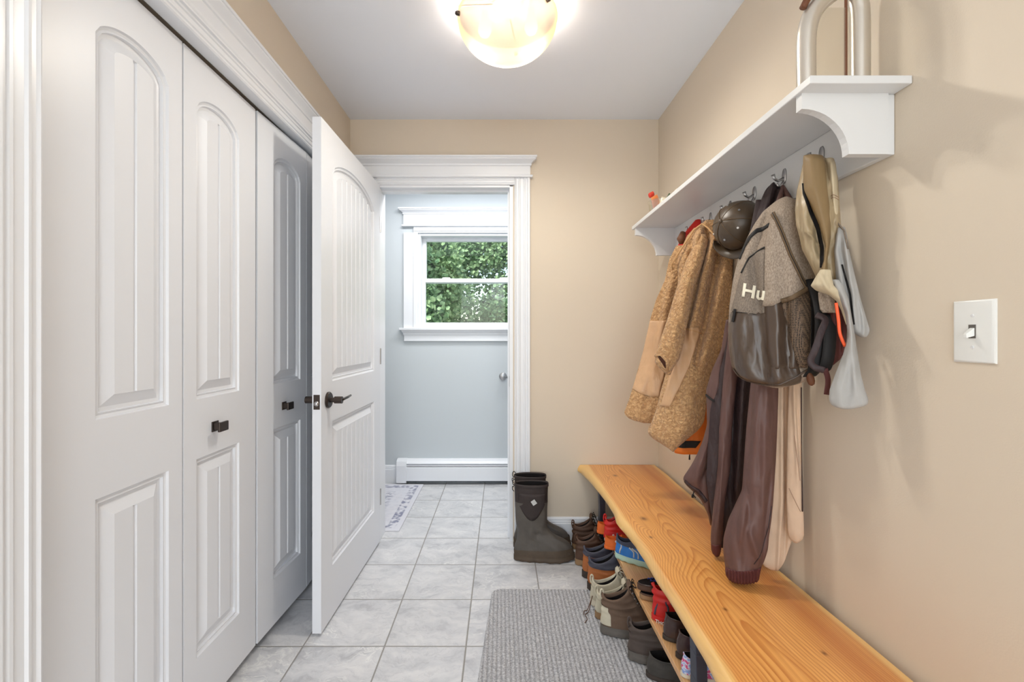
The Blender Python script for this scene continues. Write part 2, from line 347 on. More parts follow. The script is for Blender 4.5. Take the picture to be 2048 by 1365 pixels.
# ------------------------------------------------------------------ object helpers
def tag(o, label=None, cat=None, group=None, kind=None):
    if label: o['label'] = label
    if cat: o['category'] = cat
    if group: o['group'] = group
    if kind: o['kind'] = kind
    return o
def empty(name, loc=(0, 0, 0), rz=0, **kw):
    o = bpy.data.objects.new(name, None); COL.objects.link(o); o.location = loc; o.rotation_euler = (0, 0, rz)
    o.empty_display_size = .05
    return tag(o, **kw)
class MB:
    def __init__(s): s.v = []; s.f = []
    def add(s, vs, fs):
        k = len(s.v); s.v += [tuple(p) for p in vs]; s.f += [tuple(i+k for i in f) for f in fs]; return s
    def box(s, a, b):
        x0, y0, z0 = a; x1, y1, z1 = b
        return s.add([(x0, y0, z0), (x1, y0, z0), (x1, y1, z0), (x0, y1, z0), (x0, y0, z1), (x1, y0, z1), (x1, y1, z1), (x0, y1, z1)],
                     [(3, 2, 1, 0), (4, 5, 6, 7), (0, 1, 5, 4), (1, 2, 6, 5), (2, 3, 7, 6), (3, 0, 4, 7)])
    def loft(s, rings, cap0=True, cap1=True, closed=True, cyc=False):
        n = len(rings[0]); vs = [p for r in rings for p in r]; fs = []
        m = len(rings)
        for i in range(m if cyc else m-1):
            a = i*n; b = ((i+1) % m)*n
            for j in range(n if closed else n-1):
                k = (j+1) % n
                fs.append((a+j, a+k, b+k, b+j))
        if not cyc:
            if cap0: fs.append(tuple(range(n-1, -1, -1)))
            if cap1: fs.append(tuple(range((m-1)*n, m*n)))
        return s.add(vs, fs)
    def tube(s, pts, r, seg=8, cap=True):
        pts = [Vector(p) for p in pts]; rings = []; up = None
        for i, p in enumerate(pts):
            t = (pts[min(i+1, len(pts)-1)]-pts[max(i-1, 0)])
            if t.length < 1e-9: t = Vector((0, 0, 1))
            t.normalize()
            if up is None:
                up = t.orthogonal().normalized()
            up = (up-t*up.dot(t)); up = up.normalized() if up.length > 1e-6 else t.orthogonal().normalized()
            sd = t.cross(up); rr = r[i] if isinstance(r, (list, tuple)) else r
            rings.append([p+(up*math.cos(2*PI*k/seg)+sd*math.sin(2*PI*k/seg))*rr for k in range(seg)])
        return s.loft(rings, cap, cap)
    def lathe(s, prof, c=(0, 0, 0), seg=32, cap0=False, cap1=False, axis='z'):
        rings = []
        for r, z in prof:
            ring = []
            for k in range(seg):
                a = 2*PI*k/seg; x, y = r*math.cos(a), r*math.sin(a)
                ring.append((c[0]+x, c[1]+y, c[2]+z) if axis == 'z' else ((c[0]+z, c[1]+x, c[2]+y) if axis == 'x' else (c[0]+y, c[1]+z, c[2]+x)))
            rings.append(ring)
        return s.loft(rings, cap0, cap1)
    def prism(s, poly, axis, a, b):
        def P(u, v, w): return (w, u, v) if axis == 'x' else ((u, w, v) if axis == 'y' else (u, v, w))
        n = len(poly); vs = [P(u, v, a) for u, v in poly]+[P(u, v, b) for u, v in poly]
        fs = [(i, (i+1) % n, (i+1) % n+n, i+n) for i in range(n)]
        tri = tessellate_polygon([[Vector((u, v, 0)) for u, v in poly]])
        fs += [tuple(t) for t in tri]+[tuple(i+n for i in reversed(t)) for t in tri]
        return s.add(vs, fs)
    def build(s, name, mat, parent=None, smooth=False, bevel=0, sub=0, angle=None, fixn=True, merge=False):
        me = bpy.data.meshes.new(name); me.from_pydata(s.v, [], s.f); me.update()
        if fixn or merge:
            import bmesh
            bm = bmesh.new(); bm.from_mesh(me)
            if merge: bmesh.ops.remove_doubles(bm, verts=bm.verts, dist=1e-5)
            if fixn: bmesh.ops.recalc_face_normals(bm, faces=bm.faces)
            bm.to_mesh(me); bm.free()
        me.materials.append(M[mat] if isinstance(mat, str) else mat)
        if smooth:
            me.shade_smooth()
        o = bpy.data.objects.new(name, me); COL.objects.link(o)
        if parent: o.parent = parent
        if bevel:
            b = o.modifiers.new('bevel', 'BEVEL'); b.width = bevel; b.segments = 2; b.limit_method = 'ANGLE'; b.angle_limit = math.radians(40)
        if sub:
            b = o.modifiers.new('sub', 'SUBSURF'); b.levels = sub; b.render_levels = sub
        if angle:
            me.shade_smooth(); me.set_sharp_from_angle(angle=math.radians(angle))
        return o
def csm(pts, n=6):
    "smooth curve through the points (Catmull-Rom)"
    P = [Vector(p) for p in pts]; P = [P[0]*2-P[1]]+P+[P[-1]*2-P[-2]]; out = []
    for i in range(1, len(P)-2):
        for k in range(n):
            t = k/n; a, b, c, d = P[i-1:i+3]
            out.append(.5*((2*b)+(c-a)*t+(2*a-5*b+4*c-d)*t*t+(3*b-a-3*c+d)*t**3))
    return out+[P[-2]]
def U(px, py, y):
    "point seen at photo pixel (px, py) and standing y metres down the room"
    return Vector(((px-VX)/FPX*y, y, CAMH+(VY-py)/FPX*y))
def structure(o, label, cat): return tag(o, label, cat, kind='structure')
# ------------------------------------------------------------------ room shell
XL, XR, YB, ZC, YR = -.868, .90, 2.61, 2.42, -1.9
WT = .12                                   # wall thickness
YF = 3.67                                  # far wall of the side room
DX0, DX1, DZ = -.705, .066, 2.035          # doorway
CY0, CY1, CZ = .848, 2.46, 2.03            # closet opening
m = MB().box((-2.2, YR-.2, -.12), (2.2, YF+.2, 0)); structure(m.build('floor', 'tile'), 'grey marble-look floor of square tiles with thin grout lines', 'floor')
m = MB().box((XL-.9, YR-.2, ZC), (XR+.15, YB+.06, ZC+.1)); structure(m.build('ceiling', 'ceil'), 'smooth white ceiling above the mudroom around the glass bowl light', 'ceiling')
m = MB().box((-2.2, YB+.06, ZC), (2.2, YF+.2, ZC+.1)); structure(m.build('ceiling_side_room', 'ceil'), 'white ceiling of the small blue-grey room', 'ceiling')
m = MB().box((XR, YR-.2, 0), (XR+.15, YB+WT, ZC)); structure(m.build('wall_right', 'tan'), 'tan wall behind the coat shelf and the wooden bench', 'wall')
m = MB()
m.box((XL-.1, YR-.2, 0), (XL, CY0, ZC)); m.box((XL-.1, CY0, CZ+.012), (XL, CY1, ZC)); m.box((XL-.1, CY1, 0), (XL, YB, ZC))
structure(m.build('wall_left', 'tan'), 'tan wall strip above the white closet doors', 'wall')
m = MB(); m.box((XL-.1, YB, 0), (DX0, YB+WT-.01, ZC)); m.box((DX0, YB, DZ+.01), (DX1, YB+WT-.01, ZC)); m.box((DX1, YB, 0), (XR, YB+WT-.01, ZC))
structure(m.build('wall_back', 'tan_deep'), 'tan end wall around the open doorway', 'wall')
m = MB(); m.box((-2.2, YB+WT-.01, 0), (DX0, YB+WT, ZC)); m.box((DX0, YB+WT-.01, DZ+.01), (DX1, YB+WT, ZC)); m.box((DX1, YB+WT-.01, 0), (2.2, YB+WT, ZC))
structure(m.build('wall_side_room_front', 'blue'), 'blue-grey face of the wall around the doorway seen from the small room', 'wall')
WX0, WX1, WZ0, WZ1 = -.672, .30, 1.245, 2.01
m = MB(); m.box((-2.2, YF, 0), (WX0, YF+.15, ZC)); m.box((WX1, YF, 0), (2.2, YF+.15, ZC)); m.box((WX0, YF, 0), (WX1, YF+.15, WZ0)); m.box((WX0, YF, WZ1), (WX1, YF+.15, ZC))
structure(m.build('wall_side_room_far', 'blue'), 'blue-grey wall around the window beyond the doorway', 'wall')
m = MB(); m.box((-2.3, YB, 0), (-2.2, YF+.2, ZC)); structure(m.build('wall_side_room_left', 'blue'), 'blue-grey wall at the left end of the small room', 'wall')
m = MB(); m.box((1.3, YB+WT, 0), (1.4, YF+.2, ZC)); structure(m.build('wall_side_room_right', 'blue'), 'blue-grey wall at the right end of the small room', 'wall')
m = MB(); m.box((XL, YR-.15, 0), (-.86, YR-.05, ZC)); m.box((.86, YR-.15, 0), (XR, YR-.05, ZC)); m.box((-.86, YR-.15, 2.4), (.86, YR-.05, ZC))
structure(m.build('wall_rear', 'tan'), 'tan wall framing the bright opening behind the viewer', 'wall')
m = MB(); m.box((XL-.75, CY0-.06, 0), (XL-.7, CY1+.06, ZC)); m.box((XL-.7, CY0-.1, 0), (XL-.1, CY0-.05, ZC)); m.box((XL-.7, CY1+.05, 0), (XL-.1, CY1+.1, ZC))
structure(m.build('wall_closet_interior', 'dark_gap'), 'closet interior walls behind the folding doors', 'wall')

# moulded casings: profile (across, proud) extruded vertically
CAS = [(0, 0), (0, .012), (.006, .016), (.012, .013), (.02, .013), (.024, .017), (.030, .018), (.034, .014), (.052, .014), (.056, .018), (.062, .018), (.066, .015), (.072, .015), (.076, .022), (.088, .022), (.088, 0)]
def casing_v(mb, face, u0, sgn, z0, z1, plane, width=1.0):
    "plane 'y': trim on a wall facing -y at y=face, 'x+': wall facing +x, u0 inner edge"
    prof = [(u0+sgn*a*width, d) for a, d in CAS]
    rings = []
    for z in (z0, z1):
        if plane == 'y': rings.append([(u, face-d, z) for u, d in prof])
        else: rings.append([(face+d, u, z) for u, d in prof])
    mb.loft(rings)
def crosshead(mb, face, u0, u1, z, h, plane, k=1.0, crown=.05):
    "bead, frieze board and stepped crown above a casing"
    lv = [(z, .020*k), (z, .030*k), (z+.004, .033*k), (z+.010, .033*k), (z+.013, .030*k), (z+.014, .020*k)]
    zf = z+h-crown
    lv += [(zf, .020*k), (zf+.003, .026*k), (zf+.010, .028*k), (zf+.012, .024*k), (zf+.022, .034*k), (zf+.030, .046*k), (zf+.033, .050*k), (z+h-.012, .050*k), (z+h-.010, .056*k), (z+h, .056*k)]
    rings = []
    for zz, p in lv:
        e = p-.020*k
        if plane == 'y': rings.append([(u0-e, face, zz), (u0-e, face-p, zz), (u1+e, face-p, zz), (u1+e, face, zz)])
        else: rings.append([(face, u0-e, zz), (face+p, u0-e, zz), (face+p, u1+e, zz), (face, u1+e, zz)])
    mb.loft(rings)
def trimwork(name, label, parts, mat='white'):
    r = empty(name); structure(r, label, 'trim')
    for nm, mb in parts: mb.build(nm, mat, r, angle=25)
    return r
# doorway in the end wall
a = MB(); casing_v(a, YB, DX1+.008, 1, 0, DZ+.045, 'y'); b = MB(); casing_v(b, YB, DX0-.008, -1, 0, DZ+.045, 'y')
h = MB(); # head casing moulding then crosshead
prof = [(DZ+.006+q*.44, d*.9) for q, d in CAS]
h.loft([[(u, YB-d, z) for z, d in prof] for u in (DX0-.0079, DX1+.0079)])
c = MB(); crosshead(c, YB, DX0-.10, DX1+.098, DZ+.045, .115, 'y')
j = MB(); j.box((DX1-.019, YB-.004, 0), (DX1, YB+WT+.004, DZ)); j.box((DX0, YB-.004, 0), (DX0+.006, YB+WT+.004, DZ)); j.box((DX0+.006, YB-.0035, DZ-.006), (DX1-.019, YB+WT+.0035, DZ+.0115))
j.box((DX1-.030, YB+.045, 0), (DX1-.019, YB+.085, DZ-.006)); j.box((DX0+.006, YB+.0455, DZ-.018), (DX1-.030, YB+.0845, DZ-.006))
tr = trimwork('trim_1', 'white fluted casing and crown around the open doorway', [('side_casing', a), ('side_casing', b), ('head_casing', h), ('crown_moulding', c), ('jamb', j)])
sp = MB().box((DX1-.0205, YB+.012, .885), (DX1-.0185, YB+.04, .945)); o = sp.build('strike_plate', 'nickel', tr, bevel=.001)
# closet casing on the left wall
a = MB(); casing_v(a, XL, CY0-.0, -1, 0, CZ+.01, 'x+'); b = MB(); casing_v(b, XL, CY1+.0, 1, 0, CZ+.01, 'x+', .8)
h = MB(); prof = [(CZ-.014+q*.62, d) for q, d in CAS]
h.loft([[(XL+d, u, z) for z, d in prof] for u in (CY0, CY1)])
c = MB(); crosshead(c, XL, CY0-.09, CY1+.075, CZ+.040, .110, 'x+', .75)
trimwork('trim_2', 'white fluted casing and crown around the closet', [('side_casing', a), ('side_casing', b), ('head_casing', h), ('crown_moulding', c)])
m = MB().box((XL-.034, CY0+.002, CZ-.010), (XL-.001, CY1-.002, CZ+.0115)); structure(m.build('trim_3', 'white'), 'white closet head jamb with the door track above the folding doors', 'trim')
# baseboards
BASE = [(0, 0), (.016, 0), (.016, .105), (.013, .108), (.013, .118), (.011, .121), (.011, .130), (.006, .138), (.0, .140)]
def baseboard(name, label, pts):
    mb = MB(); mb.loft([[(p[0]+n[0]*d, p[1]+n[1]*d, z) for d, z in BASE] for p, n in pts]); structure(mb.build(name, 'white', angle=25), label, 'baseboard')
baseboard('baseboard_back', 'white baseboard on the tan end wall behind the boots', [((DX1+.097, YB), (0, -1)), ((XR, YB), (0, -1))])
baseboard('baseboard_right', 'white baseboard on the tan wall under the bench', [((XR, YB-.016), (-1, 0)), ((XR, YR), (-1, 0))])
baseboard('baseboard_side_room', 'white baseboard on the blue-grey wall left of the heater', [((-2.2, YF), (0, -1)), ((-.845, YF), (0, -1))])

# ---- moulded door leaves
def arch_pts(x0, x1, zb, zs, rise, n=18):
    "closed contour, starting lower left, counter-clockwise; rise 0 gives a rectangle"
    pts = [(x0, zb), (x1, zb)]
    for i in range(n+1):
        t = i/n; x = x1+(x0-x1)*t
        pts.append((x, zs+rise*(1-(2*t-1)**2)**.62 if rise else zs))
    return pts
def contour(x0, x1, zb, zs, rise, d):
    return arch_pts(x0+d, x1-d, zb+d, zs-(d if not rise else d*.35), (rise-d*.65) if rise else 0)
PROF = [(0, 0), (.003, -.006), (.008, -.0085), (.013, -.006), (.015, -.014), (.024, -.0155), (.052, -.0015)]
def leaf(parent, name, W, H, T, panels, grooves, mat='door', rail=True):
    "door leaf in local x (0..W), z (0..H), front face at y=0 looking towards -y"
    mb = MB(); outer = [(0, 0), (W, 0), (W, H), (0, H)]
    loops = [[Vector((x, z, 0)) for x, z in outer]]
    for p in panels: loops.append([Vector((x, z, 0)) for x, z in contour(*p, 0)])
    flat = [v for l in loops for v in l]
    for sgn, y0 in ((1, 0.0), (-1, T)):
        mb.add([(v.x, y0, v.y) for v in flat], [tuple(t) for t in tessellate_polygon(loops)])
        for p in panels:
            rings = [[(x, y0-sgn*dy, z) for x, z in contour(*p, d)] for d, dy in PROF]
            mb.loft(rings, False, False)
            d = PROF[-1][0]; x0, x1, zb, zs, rise = p
            fx0, fx1, fz = x0+d, x1-d, zb+d
            def top(x):
                if not rise: return zs-d
                t = (x1-d-x)/(x1-x0-2*d); t = min(max(t, 0), 1); return zs-d*.35+(rise-d*.65)*(max(0, 1-(2*t-1)**2))**.62
            us = [(fx0+(fx1-fx0)*i/24, -.0015) for i in range(25)]
            for i in range(1, grooves+1):
                g = fx0+(fx1-fx0)*i/(grooves+1)
                us = [q for q in us if abs(q[0]-g) > .0062]+[(g-.006, -.0015), (g-.003, -.0065), (g+.003, -.0065), (g+.006, -.0015)]
            us.sort()
            v = []; f = []
            for i, (u, dy) in enumerate(us):
                v += [(u, y0+sgn*.0015, fz-.001), (u, y0-sgn*dy, fz), (u, y0-sgn*dy, top(u)-.001), (u, y0+sgn*.0015, top(u)+.0005)]
                if i:
                    for q_ in range(3): f.append((4*i-4+q_, 4*i+q_, 4*i+1+q_, 4*i-3+q_))
            mb.add(v, f)
    # edges of the slab
    mb.add([(0, 0, 0), (W, 0, 0), (W, T, 0), (0, T, 0), (0, 0, H), (W, 0, H), (W, T, H), (0, T, H)], [(0, 1, 2, 3), (7, 6, 5, 4), (1, 5, 6, 2), (0, 3, 7, 4)])
    return mb.build(name, mat, parent, fixn=False, angle=16)
def pull(parent, x, z):
    k = MB().box((x-.011, -.024, z-.011), (x+.011, -.0005, z+.011)).build('knob', 'bronze', parent, bevel=.0015)
    MB().box((x-.024, -.032, z-.015), (x+.022, -.024, z+.015)).build('pull_plate', 'bronze', k, bevel=.002)
    MB().box((x-.016, -.0035, z-.016), (x+.016, 0, z+.016)).build('back_plate', 'bronze', k, bevel=.001)
BZ0 = .035; BH = 1.974
def bifold(name, label, base_pt, leaves):
    r = empty(name, base_pt); structure(r, label, 'door')
    for (p0, p1, l0, l1, knobx) in leaves:
        W = math.hypot(p1[0]-p0[0], p1[1]-p0[1]); ang = math.atan2(p1[1]-p0[1], p1[0]-p0[0])
        H = empty('door_panel', (p0[0]-base_pt[0], p0[1]-base_pt[1], BZ0)); bpy.data.objects.remove(H)
        o = leaf(r, 'door_panel', W-.003, BH, .034, [(l0, W-l1, .985-BZ0, 1.853-BZ0, .052), (l0, W-l1, .215-BZ0, .807-BZ0, 0)], 1)
        o.location = (p0[0]-base_pt[0], p0[1]-base_pt[1], BZ0); o.rotation_euler = (0, 0, ang)
        if knobx is not None: pull(o, knobx, .889-BZ0)
    return r
# leaves run away from the viewer (+y), so their front (-y local) faces the room (+x)
bifold('door_1', 'white folding closet door nearest the viewer with two arched panels', (-.906, .86, 0),
       [((-.906, .860), (-.906, 1.294), .155, .055, None), ((-.906, 1.297), (-.906, 1.678), .054, .106, .140)])
bifold('door_2', 'white folding closet door shaded behind the open door', (-.900, 1.684, 0),
       [((-.903, 1.684), (-.885, 2.064), .108, .056, .185), ((-.885, 2.067), (-.906, 2.449), .056, .108, None)])
# open door, hinged at the left jamb
r = empty('door_3', (-.698, 2.585, 0)); structure(r, 'white arched-panel door standing open beside the closet', 'door')
q0 = Vector((-.704, 1.776)); q1 = Vector((-.690, 2.585)); W = (q1-q0).length; T = .035
lf = leaf(r, 'door_panel', W, 2.02, T, [(.112, W-.112, .988-.012, 1.853-.012, .085), (.112, W-.112, .222-.012, .822-.012, 0)], 7)
lf.location = (q0.x-r.location.x, q0.y-r.location.y, .012); lf.rotation_euler = (0, 0, math.atan2(q1.y-q0.y, q1.x-q0.x))
hx, hz = .067, .904
hd = MB().lathe([(.0, -.010), (.029, -.010), (.033, -.006), (.033, 0)], (hx, 0, hz), 32, axis='y').build('door_handle', 'bronze', r, angle=30)
hd.location = lf.location; hd.rotation_euler = lf.rotation_euler
MB().lathe([(.0115, -.028), (.0145, -.028), (.0145, -.058), (.0, -.058)], (hx, 0, hz), 24, axis='y').lathe([(.010, -.010), (.010, -.03)], (hx, 0, hz), 20, axis='y').build('neck', 'bronze', hd, angle=30)
lv = MB(); lv.tube([(hx, -.052, hz), (hx+.02, -.056, hz+.001), (hx+.06, -.058, hz+.003), (hx+.115, -.052, hz+.004)], [.0065, .006, .0055, .0045], 10); lv.build('lever', 'bronze', hd, smooth=True)
MB().lathe([(.033, 0), (.033, .006), (.029, .010), (0, .010)], (hx, T, hz), 32, axis='y').lathe([(.0145, .01), (.0145, .055), (0, .055)], (hx, T, hz), 24, axis='y').build('rear_rosette', 'bronze', hd, angle=30)
lp = MB().box((-.0015, T/2-.0125, hz-.029), (0.0005, T/2+.0125, hz+.029)).build('latch_plate', 'bronze', r, bevel=.001); lp.location = lf.location; lp.rotation_euler = lf.rotation_euler
lb = MB().lathe([(0, -.010), (.008, -.009), (.0105, -.001)], (0, T/2, hz-.006), 16, axis='x').build('latch_bolt', 'nickel', lp, smooth=True)
for z in (.25, 1.05, 1.8):
    t = MB(); t.tube([(W+.004, .0, z-.045), (W+.004, .0, z+.045)], .006, 10); t.box((W-.0005, .002, z-.045), (W+.0015, .028, z+.045)); k = t.build('hinge', 'nickel', r); k.location = lf.location; k.rotation_euler = lf.rotation_euler

# ---- window of the side room
r = empty('window_1', (-.19, YF, WZ0)); structure(r, 'white double-hung window looking out on leafy trees', 'window')
def par(mb, nm, mat, parent, **kw):
    mb.v = [(x-r.location.x, y-r.location.y, z-r.location.z) for x, y, z in mb.v]; return mb.build(nm, mat, parent, **kw)
m = MB()
for x, sg in ((WX0, -1), (WX1, 1)):
    m.box((min(x, x+sg*.115), YF-.018, WZ0), (max(x, x+sg*.115), YF, WZ1))
    m.box((min(x+sg*.012, x+sg*.035), YF-.024, WZ0), (max(x+sg*.012, x+sg*.035), YF-.018, WZ1))
m.box((WX0-.035, YF-.0175, WZ1), (WX1+.035, YF, WZ1+.05)); m.box((WX0-.0345, YF-.0238, WZ1+.012), (WX1+.0345, YF-.0175, WZ1+.032))
par(m, 'casing', 'white', r, bevel=.002)
m = MB(); crosshead(m, YF, WX0-.115, WX1+.115, WZ1+.05, .145, 'y'); par(m, 'crown_moulding', 'white', r, angle=25)
m = MB(); m.box((WX0-.145, YF-.05, WZ0-.018), (WX1+.145, YF+.06, WZ0)); par(m, 'window_sill', 'white', r, bevel=.003)
m = MB(); m.loft([[(WX0-.11-e, YF, z), (WX0-.11-e, YF-p, z), (WX1+.11+e, YF-p, z), (WX1+.11+e, YF, z)] for z, p, e in ((WZ0-.105, .018, 0), (WZ0-.060, .018, 0), (WZ0-.057, .022, .004), (WZ0-.04, .026, .008), (WZ0-.03, .036, .016), (WZ0-.018, .040, .02))]); par(m, 'apron', 'white', r, angle=25)
m = MB()
for (x0, x1, z0, z1) in ((WX0, WX0+.02, WZ0, WZ1), (WX1-.02, WX1, WZ0, WZ1), (WX0+.02, WX1-.02, WZ1-.02, WZ1), (WX0+.02, WX1-.02, WZ0+.0003, WZ0+.012)): m.box((x0, YF+.0005, z0), (x1, YF+.13, z1))
par(m, 'window_frame', 'white', r, bevel=.001)
def sash(y, z0, z1, nm):
    x0, x1 = WX0+.02, WX1-.02; k = MB(); e = .032
    for q in ((x0, x0+e, z0, z1), (x1-e, x1, z0, z1), (x0+e, x1-e, z0, z0+e*1.1), (x0+e, x1-e, z1-e, z1)): k.box((q[0], y, q[2]), (q[1], y+.035, q[3]))
    s_ = par(k, nm, 'white', r, bevel=.003)
    g = MB().box((x0+e-.003, y+.014, z0+e-.003), (x1-e+.003, y+.018, z1-e+.003)); par(g, 'glass_pane', 'glass', s_)
zm = (WZ0+WZ1)/2-.008
sash(YF+.085, zm-.005, WZ1-.018, 'upper_sash'); sash(YF+.045, WZ0+.01, zm+.030, 'lower_sash')
for x in (-.45, .02): par(MB().box((x-.035, YF+.05, zm+.030), (x+.03, YF+.075, zm+.040)), 'sash_lock', 'plastic_white', r, bevel=.003)

# ---- heater, rug, towel ring in the side room
r = empty('baseboard_heater', (-.1, YF, 0), label='long white metal baseboard heater below the window', cat='heater')
m = MB()
for x0, x1 in ((-.835+.1, -.755+.1),): m.loft([[(x, y-0, z) for y, z in ((0, .012), (-.068, .012), (-.070, .15), (-.060, .185), (-.03, .198), (0, .198))] for x in (x0, x1)])
m.build('end_cap', 'white', r, bevel=.004)
x0, x1 = -.755+.1, .8
m = MB(); m.loft([[(x, y, z) for y, z in ((-.060, .03), (-.066, .03), (-.066, .135), (-.060, .14))] for x in (x0, x1)]); m.build('front_panel', 'white', r)
m = MB(); m.loft([[(x, y, z) for y, z in ((0, .165), (-.045, .165), (-.058, .158), (-.060, .168), (-.045, .182), (-.02, .195), (0, .195))] for x in (x0, x1)]); m.build('top_cover', 'white', r)
m = MB(); m.loft([[(x, y, z) for y, z in ((-.05, .142), (-.064, .146), (-.062, .155), (-.05, .151))] for x in (x0, x1)]); m.build('damper', 'white', r)
m = MB().box((x0, -.05, .02), (x1, -.001, .16)); m.build('dark_core', 'lining', r)
o = MB().box((-.37, -.43, 0), (.37, .43, .009)).build('area_rug', 'rug', bevel=.003); o.location = (-.985, 3.165, 0); tag(o, 'faded lilac and grey oriental rug on the tiles of the side room', 'rug')
tb = empty('towel_bar', (.012, YF, .855), label='small round nickel towel bar post on the blue-grey wall', cat='towel bar')
MB().lathe([(0, -.012), (.020, -.012), (.030, -.007), (.032, 0)], (0, 0, 0), 28, axis='y').build('rosette', 'nickel', tb, angle=30)
MB().lathe([(.010, -.01), (.010, -.06), (0, -.062)], (0, 0, 0), 20, axis='y').build('post', 'nickel', tb, angle=30)
MB().tube([(0, -.05, -.004), (.5, -.05, -.004)], .008, 12).build('bar', 'nickel', tb, smooth=True)
MB().lathe([(0, -.012), (.020, -.012), (.030, -.007), (.032, 0)], (.5, 0, 0), 28, axis='y').lathe([(.010, -.01), (.010, -.06), (0, -.062)], (.5, 0, 0), 20, axis='y').build('rosette', 'nickel', tb, angle=30)

# ---- outdoors
m = MB().box((-14, YF+.5, -1.2), (14, 30, -1.0)); o = m.build('lawn', 'grass'); structure(o, 'green lawn outside below the window', 'ground')
def tree(cx, cy, cz, rx, ry, rz, n, label, trunk, seed):
    rnd = random.Random(seed); t = empty('maple_tree', (cx, cy, -1.0), label=label, cat='tree', group='trees outside the window')
    mb = MB()
    cl = [(rnd.uniform(-.9, .9), rnd.uniform(-.9, .9), rnd.uniform(-.9, .9), rnd.uniform(.16, .34)) for _ in range(95)]
    for _ in range(n):
        c = rnd.choice(cl); d = Vector((rnd.gauss(0, 1), rnd.gauss(0, 1), rnd.gauss(0, 1))).normalized()*c[3]*rnd.uniform(.6, 1.05)
        p = Vector(((c[0]+d.x)*rx, (c[1]+d.y)*ry, cz+1.0+(c[2]+d.z)*rz))
        s = rnd.uniform(.032, .062); up = Vector((rnd.gauss(0, .7), rnd.gauss(-.5, .6), rnd.gauss(.5, .6))).normalized()
        a = up.orthogonal().normalized(); b = up.cross(a); th = rnd.uniform(0, 6.28); a, b = a*math.cos(th)+b*math.sin(th), b*math.cos(th)-a*math.sin(th)
        lp = [(0, -1.0), (1.0, -.3), (.6, .6), (0, 1.05), (-.6, .6), (-1.0, -.3)]
        mb.add([p+a*u*s+b*v*s+up*(-.18*s*(u*u+v*v)) for u, v in lp], [(0, 1, 2, 3, 4, 5)])
    mb.build('foliage', 'leaf', t, fixn=False)
    tk = MB()
    tk.tube([(0, 0, 0), (.05, 0, cz*.5+.5), (.02, .1, cz+1.0)], [.16, .12, .05], 10)
    for (bx, bz, ex, ez) in trunk: tk.tube([(0.03, 0, bz), ((ex)*.5, -.1, (bz+ez)/2+.1), (ex, -.25, ez)], [.07, .05, .015], 8)
    tk.build('trunk', 'bark', t, smooth=True)
tree(-2.9, 9.2, 2.4, 2.1, 1.5, 2.4, 42000, 'large leafy green maple filling the left of the window view', [(0, 1.5, -1, 3), (0, 2, .9, 3.4)], 3)
tree(2.7, 8.4, 2.5, 1.9, 1.3, 2.3, 42000, 'leafy green maple with dark trunk at the right of the window view', [(0, 1.2, -.5, 3), (0, 1.8, .6, 3.2), (0, .9, .3, 2.2)], 5)
tree(-.6, 13.5, 2.3, 4.2, 1.6, 3.6, 90000, 'pale green maple standing behind the two nearer trees', [(0, 2, -1, 4)], 8)
# ------------------------------------------------------------------ ceiling light
LX, LY, LZ = .022, 1.70, 2.352
r = empty('ceiling_light', (LX, LY, ZC), label='round alabaster glass bowl light with bronze screws on the ceiling', cat='ceiling light')
z0 = LZ-ZC
prof = []
for i in range(25):
    a = PI/2*i/24; prof.append((.184*math.cos(a), z0-.138*math.sin(a)))
inner = [(max(0.0, rr-.005*math.cos(PI/2*i/24)), zz+.005*math.sin(PI/2*i/24)) for i, (rr, zz) in enumerate(prof)]
b = MB().lathe([(.178, z0+.012), (.186, z0+.012), (.187, z0+.004)]+prof[:-1]+[(.0005, z0-.138)], seg=64).build('lamp_shade', 'bowl', r, smooth=True)
MB().lathe([(0, -.001), (.055, -.001), (.055, -.012), (.045, -.018), (0, -.018)], seg=40).build('canopy', 'white', r, angle=30)
for k in range(3):
    a = math.radians(-42+120*k); c_, s_ = math.cos(a), math.sin(a)
    ca = MB(); ca.tube([(c_*.06, s_*.06, -.02), (c_*.13, s_*.13, z0+.03), (c_*.188, s_*.188, z0+.014)], .003, 8); ca.build('arm', 'nickel', r)
    sc_ = MB(); sc_.tube([(c_*.180, s_*.180, z0-.012), (c_*.194, s_*.194, z0-.012), (c_*.199, s_*.199, z0-.012)], [.008, .008, .004], 12); sc_.build('screw', 'bronze', r, angle=30)
for k, (bx, by) in enumerate(((-.085, .01), (.088, -.005))):
    MB().lathe([(.0, z0-.052), (.018, z0-.047), (.026, z0-.030), (.022, z0-.008), (.012, z0+.01), (.012, z0+.045), (0, z0+.045)], (bx, by, 0), 20).build('bulb', 'bulb', r, smooth=True)
    o = lamp('bulb_light', 'POINT', (LX+bx, LY+by, LZ-.03), (0, 0, 0), 6.5, (.97, .98, 1), shadow_soft_size=.03); o.parent = r; o.location = (bx, by, z0-.03)
    o = lamp('bulb_downlight', 'SPOT', (0, 0, 0), (0, 0, 0), 96, (.94, .972, 1), shadow_soft_size=.03, spot_size=math.radians(178), spot_blend=.6); o.parent = r; o.location = (bx, by, z0-.055)

